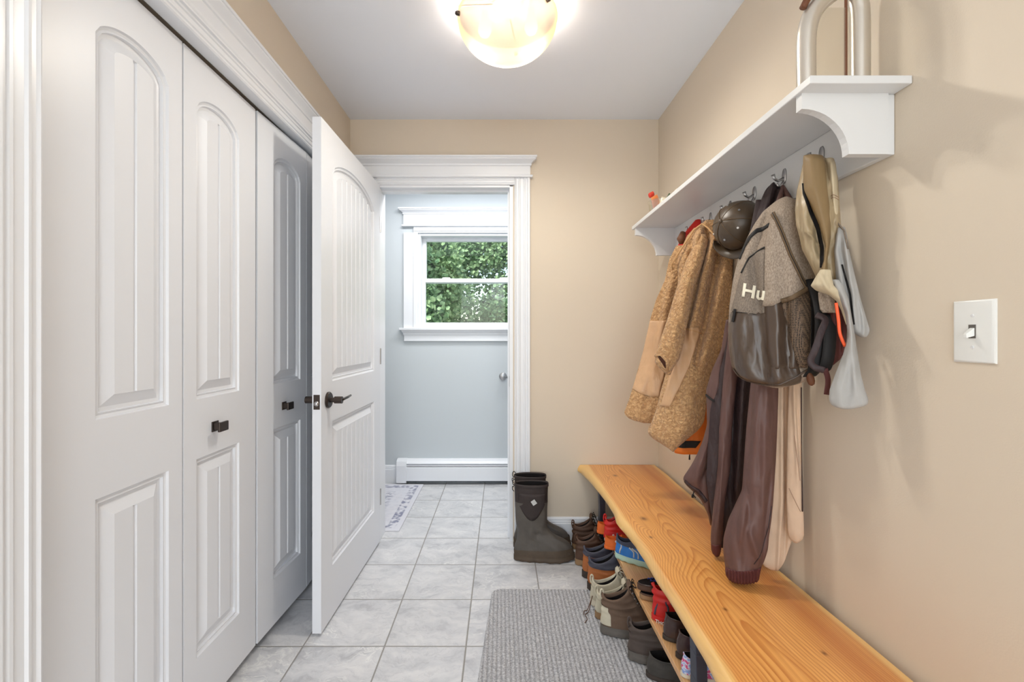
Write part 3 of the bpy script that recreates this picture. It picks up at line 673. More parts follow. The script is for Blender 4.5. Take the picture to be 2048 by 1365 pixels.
# ------------------------------------------------------------------ light switch
r = empty('light_switch', (XR, .864, 1.181), label='white toggle light switch plate on the bare tan wall', cat='light switch')
MB().loft([[(-d, sy*w_, sz*h_) for sy, sz in ((-1, -1), (1, -1), (1, 1), (-1, 1))] for d, w_, h_ in ((0, .0385, .0595), (.003, .0385, .0595), (.0055, .0355, .0565), (.006, .033, .054))]).build('wall_plate', 'plastic_white', r, angle=50)
MB().box((-.0068, -.0065, -.013), (-.005, .0065, .013)).build('toggle_slot', 'sole_grey', r)
MB().loft([[(-.004, -.005, -.008), (-.004, .005, -.008), (-.004, .005, .009), (-.004, -.005, .009)], [(-.020, -.0035, -.0125), (-.020, .0035, -.0125), (-.021, .0035, -.005), (-.021, -.0035, -.005)]]).build('toggle', 'plastic_white', r, bevel=.001)
for z in (-.030, .030): MB().lathe([(0, -.0075), (.003, -.007), (.0035, -.0055)], (0, 0, z), 12, axis='x').build('screw', 'shelf', r)

# ------------------------------------------------------------------ coat shelf
ZS = 1.744; SF = .676
r = empty('coat_shelf', (XR, 1.67, ZS), label='long white coat shelf with curved brackets on the right wall', cat='shelf')
def rel(mb): mb.v = [(x-r.location.x, y-r.location.y, z-r.location.z) for x, y, z in mb.v]; return mb
rel(MB().box((SF, .995, ZS-.018), (XR-.001, 2.36, ZS))).build('shelf_board', 'shelf', r, bevel=.002)
rel(MB().box((XR-.019, 1.04, 1.588), (XR-.001, 2.33, ZS-.018))).build('back_board', 'shelf', r, bevel=.002)
prof = [(.683, ZS-.018), (XR-.0191, ZS-.018), (XR-.0191, 1.587), (.79, 1.587)]
for i in range(13):
    a = PI/2*i/12; prof.append((.683+.107*math.cos(a), 1.587+.103*math.sin(a)))
prof[-1] = (.683, 1.690)
for y in (1.035, 2.312):
    p = [(x, z) for x, z in prof]
    rel(MB().prism(p, 'y', y, y+.020)).build('bracket', 'shelf', r, bevel=.0015)
HOOKS = [(.868, y, 1.672) for y in (1.25, 1.415, 1.583, 1.75, 1.915, 2.08)]
for hx_, hy_, hz_ in HOOKS:
    m = MB(); m.loft([[(XR-.019, hy_+.010*math.cos(a)*k, hz_+.024*math.sin(a)*k) for a in [2*PI*i/20 for i in range(20)]] for k in (1.0,)]+[[(XR-.023, hy_+.010*math.cos(a)*.9, hz_+.024*math.sin(a)*.9) for a in [2*PI*i/20 for i in range(20)]]])
    m.tube([(XR-.022, hy_, hz_-.006), (XR-.040, hy_, hz_-.016), (XR-.052, hy_, hz_-.008), (XR-.056, hy_, hz_+.004)], [.004, .004, .0045, .006], 10)
    m.tube([(XR-.022, hy_, hz_-.016), (XR-.030, hy_, hz_-.030), (XR-.040, hy_, hz_-.032), (XR-.045, hy_, hz_-.024)], [.004, .0035, .0035, .005], 10)
    rel(m).build('coat_hook', 'nickel', r, smooth=True)

# pewter arch vase on the shelf
r = empty('arched_lantern', (.797, 1.09, ZS), label='pearly pewter arch-shaped glass lantern on the near end of the coat shelf', cat='lantern')
pts = []
for x, z in ((-.066, .0), (-.067, .06), (-.067, .13), (-.064, .165), (-.053, .20), (-.032, .228), (-.008, .248), (.014, .262), (.036, .262), (.052, .245), (.060, .215), (.062, .17), (.062, .10), (.062, .0)):
    pts.append((x, 0, z))
fr = MB(); fr.tube(csm(pts, 5), .0205, 24); fr.build('arch_frame', 'pewter', r, smooth=True)
MB().box((-.05, -.002, .002), (.045, .002, .215)).build('glass_panel', 'jar', r)
MB().tube([(.028, 0, .0), (.028, 0, .245)], .0032, 10).build('rod', 'walnut', r)
m = MB(); m.tube(csm([(-.078, -.004, .212), (-.066, -.008, .236), (-.048, -.012, .256), (-.02, -.014, .27)], 5), .008, 12); m.build('handle', 'walnut', r, smooth=True)
# jar dish with sweets and card at the far end of the shelf
jx, jy = .765, 2.17
r = empty('glass_dish', (jx, jy, ZS), label='clear glass dish filled with wrapped packets at the far end of the shelf', cat='dish')
MB().lathe([(0, .004), (.045, .004), (.056, .02), (.060, .06), (.063, .072), (.066, .074), (.066, .070), (.060, .06), (.055, .018), (.045, .0), (0, 0)], seg=32).build('bowl', 'jar', r, smooth=True)
MB().lathe([(0, .006), (.042, .006), (.050, .02), (.048, .03), (0, .036)], seg=24).build('nuts', 'walnut', r, smooth=True)
def packet(nm, mat, loc, size, rot, label, cat):
    m = MB(); a, b, c = size; rings = []
    for i in range(9):
        t = i/8; s_ = math.sin(PI*t)**.5
        rings.append([(a*(.9+.1*s_)*math.copysign(abs(math.cos(q))**.6, math.cos(q)), b*max(.08, s_)*math.copysign(abs(math.sin(q))**.9, math.sin(q)), c*(2*t-1)) for q in [2*PI*k/16 for k in range(16)]])
    o = m.loft(rings).build(nm, mat, smooth=True); o.location = loc; o.rotation_euler = rot; return tag(o, label, cat)
packet('candy_packet', 'pack_orange', (jx-.030, jy-.005, ZS+.062), (.022, .010, .038), (.2, -.5, .4), 'orange wrapped candy packet leaning at the left of the glass dish', 'packet')
packet('gum_packet', 'pack_red', (jx-.052, jy-.005, ZS+.105), (.016, .010, .012), (.2, -.5, .4), 'small red packet end above the orange packet on the shelf', 'packet')
packet('seed_pouch', 'pack_green', (jx+.028, jy-.02, ZS+.070), (.020, .010, .034), (0, .45, .2), 'green pouch leaning at the right of the glass dish', 'pouch')
packet('tissue_packet', 'card', (jx+.0, jy-.012, ZS+.05), (.018, .010, .040), (.1, .25, -.2), 'crumpled cream packet in the middle of the glass dish', 'packet')
m = MB().box((-.022, -.012, 0), (.022, .012, .075)).build('card_box', 'card', bevel=.001); m.location = (jx+.040, jy-.125, ZS); m.rotation_euler = (0, 0, .1); tag(m, 'small cream cardboard box with its flap open beside the dish', 'box')
f = MB().box((-.022, -.012, .075), (-.0205, .010, .092)).build('flap', 'card', m)

# ------------------------------------------------------------------ bench
r = empty('bench', (.68, 1.6, 0), label='live-edge orange wood bench on black steel legs with a shoe shelf below', cat='bench')
def relb(o): o.location = (-.68, -1.6, 0); return o
ZB = .44
edge = [(2.605, .436), (2.567, .449), (2.46, .462), (2.383, .470), (2.238, .4797), (2.15, .484), (2.073, .486), (1.963, .484), (1.90, .4755), (1.874, .4725), (1.83, .475), (1.783, .481), (1.676, .4885), (1.5675, .489), (1.491, .487), (1.421, .4845), (1.342, .4865), (1.279, .486), (1.212, .484), (1.16, .483), (1.08, .481), (1.0155, .475), (.9, .468), (.8, .474), (.7, .47), (.6, .466)]
ey = np.array([e[0] for e in edge])[::-1]; ex = np.array([e[1] for e in edge])[::-1]
rings = []
for i in range(141):
    y = .6+(2.605-.6)*i/140; x = float(np.interp(y, ey, ex)); s_ = .002*noise.noise(Vector((0, y*9, 0))); xb = .884+.004*math.sin(y*3.1)+.003*noise.noise(Vector((5, y*6, 0)))
    a = .4 + .05*noise.noise(Vector((1, y*3, 0)))
    rings.append([(x+.004, y, .398), (x+s_, y, .405), (x+.001+s_, y, .418), (x+.008, y, .433), (x+.014, y, .4385), (x+.018, y, ZB), (xb-.014, y, ZB), (xb-.008, y, .437), (xb, y, .42), (xb, y, .398)])
relb(MB().loft(rings).build('bench_top', 'wood', r, angle=35))
for y in (2.43, 1.235, .78):
    m = MB(); W_ = .020
    def bar(p0, p1, t=.030):
        p0 = Vector(p0); p1 = Vector(p1); d = (p1-p0).normalized(); n = Vector((-d.y, d.x))*t/2
        m.loft([[(q.x+k.x, y+sy, q.y+k.y) for sy, k in ((-W_, n), (W_, n), (W_, -n), (-W_, -n))] for q in (p0, p1)])
    # gently bowed front upright, straight rear upright, feet and top bar
    zb_ = .0 if y > 2.2 else .0085
    pts = [(.532, .392), (.534, .32), (.536, .25), (.534, .18), (.528, .10), (.518, .04), (.506, zb_)]
    for p, q in zip(pts, pts[1:]): bar(p, q)
    bar((.86, .392), (.86, zb_)); bar((.512, zb_+.006), (.86, zb_+.006), .012); bar((.535, .392), (.86, .392), .012)
    relb(m.build('leg', 'steel_dark', r, bevel=.0015))
relb(MB().box((.514, .68, .180), (.875, 2.385, .200)).build('shoe_shelf', 'wood_shelf', r, bevel=.0015))

# ------------------------------------------------------------------ entry mat
m = MB(); cs = []
corner = [(-.042, 2.105), (.872, 2.095), (.872, .55), (-.150, .55)]
pl = []
for i, (cx, cy) in enumerate(corner):
    c = Vector((cx, cy)); p = Vector(corner[i-1]); n_ = Vector(corner[(i+1) % 4]); a = c+(p-c).normalized()*.045; b = c+(n_-c).normalized()*.045
    for t in np.linspace(0, 1, 7): pl.append(a*(1-t)**2+c*2*t*(1-t)+b*t*t)
cen = sum(pl, Vector((0, 0)))/len(pl)
m.loft([[(p.x, p.y, .0) for p in pl], [(p.x, p.y, .004) for p in pl], [((p.x-cen.x)*.985+cen.x, (p.y-cen.y)*.992+cen.y, .008) for p in pl]])
o = m.build('entry_mat', 'mat'); tag(o, 'ribbed grey carpet mat on the tiles beside the bench', 'mat')
# ------------------------------------------------------------------ hanging cloth
WALLX = .893
def clampx(p):
    lim = .876 if p.z > 1.58 else WALLX
    return Vector((min(p.x, lim), p.y, p.z))
class Drape:
    """a hanging cloth body with volume: rows of (height px, left px, right px), standing yl..yr metres down the room,
    puffed towards the room by 'bulge' and towards the wall by 'thick', with soft folds and fine creases"""
    def __init__(s, rows, y, bulge=.03, thick=.03, folds=(), nz=(.004, 40), sm=2, clamp=True, pw=.55, turn=1.0):
        s.turn = turn
        R = np.array([list(r)+[1.0]*(4-len(r)) for r in rows], float); s.y0, s.y1 = R[0, 0], R[-1, 0]
        s.t = np.linspace(s.y0, s.y1, 121); s.L = np.interp(s.t, R[:, 0], R[:, 1]); s.R = np.interp(s.t, R[:, 0], R[:, 2]); s.B = np.interp(s.t, R[:, 0], R[:, 3])
        for _ in range(sm):
            for a in (s.L, s.R, s.B): a[1:-1] = (a[:-2]+2*a[1:-1]+a[2:])/4
        s.y = y; s.bulge, s.thick, s.folds, s.nz, s.clamp, s.pw = bulge, thick, folds, nz, clamp, pw
    def ends(s, py):
        "left and right edge points of the row; the row lies square to the line of sight of its own middle"
        l = float(np.interp(py, s.t, s.L)); r = float(np.interp(py, s.t, s.R)); v = min(1, max(0, (py-s.y0)/(s.y1-s.y0))); y = s.y
        yc = (y[0]+y[1])/2 if len(y) == 2 else ((y[0]+y[1])*(1-v)+(y[2]+y[3])*v)/2
        kl, kr = (l-VX)/FPX, (r-VX)/FPX; kc = (kl+kr)/2; C = Vector((kc*yc, yc)); d = Vector((1, -kc*s.turn))
        def hit(k): t = (k*C.y-C.x)/(d.x-k*d.y); return C.y+t*d.y
        return U(l, py, hit(kl)), U(r, py, hit(kr)), l, r
    def fold(s, px, py):
        d = 0
        for pts, w_, amp in s.folds:
            if pts[0][1]-30 <= py <= pts[-1][1]+30:
                c = float(np.interp(py, [p[1] for p in pts], [p[0] for p in pts])); fade = min(1, (py-pts[0][1]+30)/40, (pts[-1][1]+30-py)/40)
                d += amp*math.exp(-((px-c)/w_)**2)*max(0, fade)
        a, k = s.nz
        d += a*noise.noise(Vector((px/k, py/(k*2.2), s.y[0]*7)))+a*.5*noise.noise(Vector((px/k*2.6+9, py/(k*1.6), s.y[0]*3)))
        return d
    def pt(s, u, py, off=0, front=True):
        A, B, l, r = s.ends(py); b = float(np.interp(py, s.t, s.B)); ax = Vector((B.x-A.x, B.y-A.y, 0)); n = Vector((ax.y, -ax.x, 0)); n = n.normalized() if n.length > 1e-6 else Vector((0, -1, 0))
        if n.y > 0: n = -n
        p = A.lerp(B, u); e = max(0.0, math.sin(PI*min(1, max(0, u))))**s.pw
        if front: px = l+(r-l)*u; p = p+n*(s.bulge*b*e+s.fold(px, py)*min(1, e*1.6)+off)
        else: p = p-n*(s.thick*b*e)+n*off
        return clampx(p) if s.clamp else p
    def uof(s, px, py):
        k = (px-VX)/FPX; A, B, l, r = s.ends(py)  # solve x = k*y on the chord
        den = (B.x-A.x)-k*(B.y-A.y)
        return (k*A.y-A.x)/den if abs(den) > 1e-9 else .5
    def at(s, px, py, off=0): return s.pt(min(1, max(0, s.uof(px, py))), py, off)
    def mesh(s, nu=44, nv=64, cap=True, rim=0):
        m = MB(); rings = []
        for j in range(nv+1):
            py = s.y0+(s.y1-s.y0)*j/nv
            us = [(1-math.cos(PI*i/nu))/2 for i in range(nu+1)]
            rings.append([s.pt(u, py) for u in us]+[s.pt(u, py, 0, False) for u in us[-2:0:-1]])
        m.loft(rings, cap, cap); return m
    def patch(s, quad, off=.003, nu=20, nv=24, lift=.004, thick=.003):
        "four pixel corners tl, tr, br, bl laid on the front of the cloth"
        tl, tr, br, bl = [Vector(q) for q in quad]; g = []; h = []
        for j in range(nv+1):
            v = j/nv; row = []; rb = []
            for i in range(nu+1):
                u = i/nu; q = tl.lerp(tr, u).lerp(bl.lerp(br, u), v); e = min(u, 1-u, v, 1-v); o = off+lift*min(1, e*9)
                row.append(s.at(q.x, q.y, o)); rb.append(s.at(q.x, q.y, off-thick))
            g.append(row); h.append(rb)
        m = MB(); n = nu+1
        vs = [p for r in g for p in r]+[p for r in h for p in r]; k = n*(nv+1); fs = []
        for j in range(nv):
            for i in range(nu):
                a = j*n+i; fs += [(a, a+1, a+n+1, a+n), (k+a+n, k+a+n+1, k+a+1, k+a)]
        loop = [i for i in range(n)]+[j*n+nu for j in range(1, nv+1)]+[nv*n+i for i in range(nu-1, -1, -1)]+[j*n for j in range(nv-1, 0, -1)]
        for a, b in zip(loop, loop[1:]+loop[:1]): fs.append((b, a, a+k, b+k))
        return m.add(vs, fs)
    def polygon(s, pts, off=.004, thick=.004, step=None):
        "a filled pixel outline laid on the cloth, rows sampled downwards: list of (py, pxl, pxr)"
        R = np.array(pts, float); nv = 40; m = MB(); g = []; h = []; nu = 14
        for j in range(nv+1):
            py = R[0, 0]+(R[-1, 0]-R[0, 0])*j/nv; l = float(np.interp(py, R[:, 0], R[:, 1])); r = float(np.interp(py, R[:, 0], R[:, 2]))
            g.append([s.at(l+(r-l)*i/nu, py, off+thick*math.sin(PI*i/nu)**.5*min(1, j/2, (nv-j)/2)) for i in range(nu+1)]); h.append([s.at(l+(r-l)*i/nu, py, off-.004) for i in range(nu, -1, -1)])
        return m.loft([a+b for a, b in zip(g, h)])
    def stroke(s, pts, r=.002, off=.003, n=24, seg=6):
        P = np.array(pts, float); d = np.r_[0, np.cumsum(np.hypot(*np.diff(P, axis=0).T))]; t = np.linspace(0, d[-1], n)
        return MB().tube([s.at(float(np.interp(q, d, P[:, 0])), float(np.interp(q, d, P[:, 1])), off) for q in t], r, seg)
    def band(s, pts, wpx, off=.004, n=30, th=.003):
        P = np.array(pts, float); d = np.r_[0, np.cumsum(np.hypot(*np.diff(P, axis=0).T))]; t = np.linspace(0, d[-1], n); m = MB(); rings = []
        q = np.array([[np.interp(k, d, P[:, 0]), np.interp(k, d, P[:, 1])] for k in t])
        for i in range(n):
            tg = q[min(i+1, n-1)]-q[max(i-1, 0)]; tg = tg/np.hypot(*tg); nn = np.array([-tg[1], tg[0]])*wpx/2
            w_ = [(-1, off), (-.7, off+th), (0, off+th*1.15), (.7, off+th), (1, off), (1, off-.003), (-1, off-.003)]
            rings.append([s.at(q[i][0]+nn[0]*a, q[i][1]+nn[1]*a, o) for a, o in w_])
        return m.loft(rings)
def garment(name, label, cat, group=None):
    return empty(name, (0, 0, 0), label=label, cat=cat, group=group)
def settle(root):
    "put the empty at the lowest point under its hook, parts keep their place"
    pts = []
    def walk(o):
        if o.type == 'MESH': pts.extend([(o.matrix_basis @ v.co) for v in o.data.vertices])
        for c in o.children: walk(c)
    walk(root)
    c = Vector((sum(p.x for p in pts)/len(pts), sum(p.y for p in pts)/len(pts), min(p.z for p in pts)))
    root.location = c
    def mv(o):
        if o.type == 'MESH' and o.parent is root: o.data.transform(__import__('mathutils').Matrix.Translation(-c))
        elif o.type == 'MESH': o.data.transform(__import__('mathutils').Matrix.Translation(-c))
        for k in o.children: mv(k)
    for k in root.children: mv(k)

# ---- red cap and orange jacket behind the fleece
r = garment('red_jacket', 'bright red nylon jacket mostly hidden behind the tan fleece, by the far bracket', 'jacket')
d = Drape([(441, 1390, 1404), (462, 1372, 1408), (480, 1360, 1410), (515, 1347, 1412), (600, 1346, 1412), (760, 1352, 1410), (780, 1362, 1405)], (2.03, 2.01), .02, .02, [([(1372, 470), (1358, 600)], 5, .012)])
d.mesh(24, 40).build('jacket_body', 'red', r, smooth=True)
MB().tube([U(1366, 466, 2.0), U(1362, 478, 1.99), U(1364, 488, 1.99)], [.012, .018, .010], 10).build('toggle', 'walnut', r, smooth=True); settle(r)
r = garment('orange_jacket', 'orange nylon jacket with a dark band showing below the tan fleece', 'jacket')
d = Drape([(480, 1395, 1410), (520, 1378, 1412), (560, 1368, 1412), (700, 1360, 1414), (840, 1352, 1418), (895, 1347, 1416), (906, 1349, 1412)], (1.97, 1.93), .03, .02, [([(1395, 800), (1400, 900)], 10, .012), ([(1372, 800), (1366, 900)], 8, .01)])
b_ = d.mesh(28, 60).build('jacket_body', 'orange', r, smooth=True)
d.polygon([(879, 1364, 1402), (893, 1350, 1391)], .002, .003).build('dark_band', 'black', r, smooth=True)
MB().tube([U(1380, 906, 1.97), U(1379, 913, 1.97), U(1379, 920, 1.97)], [.001, .003, .004], 8).build('zip_pull', 'black', r); settle(r)

# ---- tan sherpa fleece
r = garment('sherpa_jacket', 'tan sherpa fleece jacket with smooth nylon pocket panels', 'jacket')
Y = (1.80, 1.80, 1.86, 1.86)
back = Drape([(492, 1352, 1440), (520, 1338, 1440), (560, 1330, 1440), (600, 1312, 1450), (640, 1300, 1450), (700, 1287, 1445), (760, 1270, 1400), (800, 1258, 1370), (827, 1247, 1345), (842, 1262, 1325), (846, 1285, 1315)], (1.92, 1.92, 1.99, 1.99), .018, .03,
             [([(1345, 560), (1300, 760)], 9, .018), ([(1320, 640), (1290, 820)], 6, -.012)], (.006, 26))
back.mesh(40, 80).build('back_panel', 'sherpa', r, smooth=True)
back.polygon([(642, 1300, 1334), (660, 1296, 1332), (700, 1286, 1336), (740, 1277, 1332), (778, 1264, 1322), (786, 1280, 1320), (793, 1300, 1318)], .003, .004).build('side_pocket_panel', 'nylon_tan', r, smooth=True)
body = Drape([(446, 1410, 1440, .4), (455, 1390, 1452, .6), (480, 1370, 1462), (520, 1355, 1474), (560, 1356, 1472), (600, 1352, 1466), (640, 1346, 1460), (670, 1345, 1458), (700, 1340, 1444), (740, 1334, 1424), (780, 1322, 1414), (820, 1312, 1412), (845, 1303, 1408), (862, 1294, 1396), (874, 1300, 1380), (888, 1322, 1364), (899, 1342, 1350)], Y, .045, .05,
             [([(1400, 470), (1378, 560), (1352, 700)], 9, .036), ([(1386, 500), (1366, 580)], 5, -.030), ([(1430, 480), (1402, 590), (1385, 660)], 10, .036), ([(1416, 480), (1390, 590), (1372, 660)], 5, -.036), ([(1452, 530), (1428, 640), (1410, 720)], 11, .030), ([(1440, 500), (1412, 650), (1394, 720)], 6, -.034), ([(1400, 700), (1370, 860)], 18, .018)], (.007, 24))
body.mesh(60, 120).build('front_panel', 'sherpa', r, smooth=True)
body.polygon([(656, 1370, 1396), (664, 1368, 1402), (700, 1362, 1390), (740, 1341, 1375), (780, 1331, 1356), (800, 1324, 1346), (811, 1320, 1340)], .003, .004).build('front_pocket_panel', 'nylon_tan', r, smooth=True)
body.stroke([(1368, 656), (1404, 668)], .0022, .004).build('pocket_seam', 'piping_tan', r, smooth=True)
# sleeve hanging in front
sl = Drape([(470, 1400, 1412, .3), (484, 1392, 1416, .6), (520, 1372, 1408, .8), (580, 1352, 1388), (640, 1334, 1376), (700, 1314, 1364), (720, 1309, 1358), (728, 1311, 1352), (738, 1320, 1346, .8), (750, 1333, 1341, .5)], (1.76, 1.76, 1.81, 1.81), .035, .01, [([(1400, 500), (1345, 690)], 12, .008)], (.006, 22))
s_ = sl.mesh(36, 80).build('sleeve', 'sherpa', r, smooth=True)
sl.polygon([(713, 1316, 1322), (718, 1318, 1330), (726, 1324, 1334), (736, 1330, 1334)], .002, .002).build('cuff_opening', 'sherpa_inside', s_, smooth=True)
sl.stroke([(1310, 712), (1322, 709), (1334, 722), (1335, 742)], .006, .003).build('cuff_rim', 'sherpa', s_, smooth=True)
# open collar loop going over the hook
co = MB(); pts = [U(1346, 540, 1.86), U(1343, 530, 1.85), U(1356, 508, 1.83), U(1372, 484, 1.81), U(1388, 460, 1.79), U(1404, 448, 1.77), U(1416, 456, 1.74), U(1430, 472, 1.71), U(1446, 494, 1.69), U(1462, 512, 1.67), U(1472, 519, 1.66)]
co.tube(pts, .0035, 8).build('collar_piping', 'piping_tan', r, smooth=True)
ho = Drape([(440, 1412, 1440, .4), (447, 1404, 1446), (458, 1414, 1452), (475, 1428, 1458), (495, 1446, 1466), (512, 1462, 1472, .5)], (1.77, 1.73), .016, .02, nz=(.004, 20)); ho.mesh(20, 36).build('hood_edge', 'sherpa', r, smooth=True)
hl = Drape([(456, 1388, 1414, .4), (472, 1374, 1410), (490, 1366, 1396), (510, 1358, 1378), (530, 1352, 1362, .5)], (1.86, 1.84), .012, .02, nz=(.003, 20)); hl.mesh(20, 36).build('collar_facing', 'sherpa', r, smooth=True)
settle(r)

# ---- beige cotton garment against the wall
r = garment('beige_jacket', 'light beige cotton jacket hanging flat against the wall behind the dark rain jacket', 'jacket')
d = Drape([(480, 1560, 1600, .6), (640, 1548, 1602), (780, 1546, 1602), (900, 1544, 1604), (1000, 1540, 1600), (1060, 1532, 1592), (1087, 1528, 1582), (1110, 1525, 1574), (1133, 1522, 1566), (1140, 1540, 1558, .6)], (1.36, 1.36), .010, .014,
          [([(1564, 770), (1564, 1000), (1556, 1130)], 4, .012), ([(1572, 770), (1573, 1000), (1570, 1100)], 3, -.012), ([(1580, 780), (1584, 1060)], 5, .008)], (.003, 20))
d.mesh(36, 90).build('jacket_body', 'beige', r, smooth=True)
d2 = Drape([(640, 1580, 1604, .7), (780, 1577, 1604), (900, 1574, 1604), (1000, 1573, 1606), (1060, 1575, 1608), (1078, 1579, 1608), (1086, 1588, 1598, .5)], (1.32, 1.32), .010, .004, [([(1588, 780), (1596, 950)], 4, .008), ([(1594, 820), (1600, 930)], 3, -.008)], (.002, 18))
d2.mesh(24, 60).build('sleeve', 'beige', r, smooth=True)
d2.stroke([(1578, 976), (1590, 1000), (1601, 1022)], .001, .001).build('seam', 'beige_dk', r)
d2.stroke([(1589, 870), (1594, 910), (1600, 960)], .001, .001).build('seam', 'beige_dk', r)
d2.band([(1603, 775), (1604, 900), (1605, 1022)], 3, .002).build('edge_facing', 'rain_dark', r)
settle(r)

# ---- plum brown rain jacket and trousers
r = garment('rain_jacket', 'long plum-brown rain jacket hanging down to the bench with gathered cuffs', 'jacket')
inn = Drape([(400, 1512, 1590, .5), (560, 1480, 1580), (700, 1450, 1572), (820, 1420, 1562), (960, 1412, 1556), (1040, 1424, 1552), (1085, 1432, 1545), (1096, 1440, 1530, .6)], (1.44, 1.44, 1.50, 1.50), .015, .02,
            [([(1470, 760), (1462, 1000)], 9, -.02), ([(1490, 760), (1476, 980)], 6, .022), ([(1546, 800), (1540, 1060)], 5, -.01)], (.004, 24))
inn.mesh(44, 90).build('jacket_body', 'rain_dark', r, smooth=True)
fl = Drape([(640, 1452, 1466, .5), (700, 1442, 1464), (740, 1424, 1462), (780, 1412, 1450), (850, 1414, 1440), (880, 1406, 1432), (907, 1395, 1424), (930, 1383, 1420), (957, 1365, 1414), (965, 1368, 1420), (978, 1380, 1424), (1000, 1402, 1425), (1030, 1416, 1426), (1050, 1420, 1427, .5)], (1.52, 1.52, 1.60, 1.60), .020, .02,
           [([(1430, 760), (1424, 850), (1394, 940)], 8, .016), ([(1438, 800), (1430, 900), (1404, 960)], 5, -.014), ([(1442, 700), (1436, 790)], 6, .012)], (.006, 20))
fl.mesh(36, 90).build('hem_flap', 'rain', r, smooth=True)
fl.stroke([(1412, 790), (1428, 800), (1442, 808)], .0035, .003).build('pocket_zip', 'black', r, smooth=True)
fl.band([(1368, 962), (1380, 972), (1396, 980), (1412, 1000)], 9, .001, th=.004).build('drawcord_hem', 'rain_dark', r, smooth=True)
MB().tube([U(1374, 966, 1.59), U(1382, 968, 1.58), U(1389, 980, 1.58), U(1386, 990, 1.58), U(1391, 996, 1.58)], .0018, 6).tube([U(1386, 990, 1.58), U(1385, 996, 1.58)], .004, 8).build('drawcord', 'black', r, smooth=True)
lg = Drape([(640, 1460, 1486, .5), (760, 1446, 1474), (860, 1438, 1464), (930, 1436, 1462), (1000, 1428, 1450), (1060, 1422, 1446), (1082, 1421, 1444), (1090, 1422, 1443), (1104, 1422, 1442), (1110, 1428, 1440, .8)], (1.48, 1.48, 1.505, 1.505), .022, .016,
           [([(1446, 900), (1436, 1040)], 4, .008), ([(1438, 980), (1428, 1060)], 3, -.008)], (.004, 16))
lg.mesh(28, 80).build('trouser_leg', 'rain', r, smooth=True)
lg.polygon([(1086, 1422, 1443), (1108, 1423, 1441)], .001, .002).build('elastic_cuff', 'rain_cuff', r, smooth=True)
bl = Drape([(700, 1508, 1556, .5), (780, 1500, 1557), (850, 1493, 1555), (920, 1488, 1552), (980, 1484, 1548), (1010, 1470, 1546), (1040, 1456, 1543), (1075, 1447, 1538), (1100, 1446, 1536), (1125, 1449, 1528), (1136, 1450, 1522), (1140, 1453, 1518), (1146, 1456, 1514, .7)], (1.36, 1.36, 1.345, 1.345), .038, .014,
           [([(1516, 780), (1500, 960), (1478, 1080)], 10, .010), ([(1534, 780), (1528, 1000)], 9, .008), ([(1505, 790), (1494, 960), (1500, 1040)], 7, -.008), ([(1500, 1050), (1520, 1110)], 7, .009), ([(1474, 1060), (1484, 1120)], 7, -.007), ([(1540, 960), (1524, 1120)], 5, -.009)], (.006, 26))
bl.mesh(48, 110).build('trouser_leg', 'rain', r, smooth=True)
bl.stroke([(1543, 1010), (1537, 1050), (1524, 1095), (1508, 1120)], .0012, .001).build('leg_seam', 'rain_dark', r)
cf = Drape([(1132, 1451, 1523), (1138, 1450, 1522), (1146, 1451, 1520), (1153, 1454, 1519), (1158, 1460, 1518, .9)], (1.345, 1.345), .040, .018, [([(x, 1120), (x-1+.1*k, 1170)], 1.6, .0028*(-1)**k) for k, x in enumerate(range(1453, 1521, 3))], (.0008, 10), sm=0, pw=.35)
cf.mesh(160, 14).build('elastic_cuff', 'rain_cuff', r, smooth=True)
hd2 = Drape([(368, 1546, 1550, .3), (374, 1536, 1560, .6), (382, 1530, 1572), (400, 1522, 1580), (430, 1512, 1588), (470, 1505, 1596), (520, 1500, 1600, .6)], (1.44, 1.44), .030, .02, [([(1545, 375), (1516, 480)], 6, .018), ([(1556, 390), (1528, 470)], 5, -.02), ([(1568, 400), (1545, 470)], 6, .012)], (.006, 20))
hd2.mesh(30, 50).build('hood', 'rain_dark', r, smooth=True)
MB().tube([U(1565, 372, 1.39), U(1560, 395, 1.38), U(1552, 425, 1.37)], [.004, .008, .012], 8).tube([U(1566, 372, 1.39), U(1574, 390, 1.38), U(1584, 415, 1.38)], [.004, .008, .012], 8).build('hanging_loop', 'rain', r, smooth=True)
settle(r)

# ---- baseball cap: crown points into the room
r = empty('baseball_cap', (.838, 1.60, 1.562), label='dark olive-brown baseball cap hanging between the fleece and the backpack', cat='cap')
Rr = .086; Hh = .088; axv = Vector((-.93, -.33, .10)).normalized(); sd = Vector((.33, -.93, 0)).normalized(); upv = axv.cross(sd).normalized()*-1
def capP(th, ph, k=1.0): # ph 0 at the button
    return axv*(Hh*math.cos(ph)*k)+(sd*math.cos(th)+upv*math.sin(th))*(Rr*math.sin(ph)*k)
m = MB(); nr = 14; ns = 48
rings = []
for j in range(nr+1):
    ph = max(.02, PI/2*j/nr); rings.append([capP(2*PI*i/ns, ph, 1-.012*max(0, math.cos(6*PI*i/ns))**12) for i in range(ns)])
inner = [[p*.965 for p in ring] for ring in rings[::-1]]
m.loft(rings+inner, True, True).build('crown', 'cap', r, smooth=True)
for k in range(3):
    th = 2*PI*k/6+.0; pts = [capP(th, PI/2*(1-j/12), 1.004) for j in range(13)]+[capP(th+PI, PI/2*j/12, 1.004) for j in range(1, 13)]
    MB().tube(pts, .0013, 6).build('seam', 'bag_zip', r, smooth=True)
MB().tube([axv*(Hh-.002), axv*(Hh+.004), axv*(Hh+.006)], [.008, .007, .003], 14).build('button', 'cap', r, smooth=True)
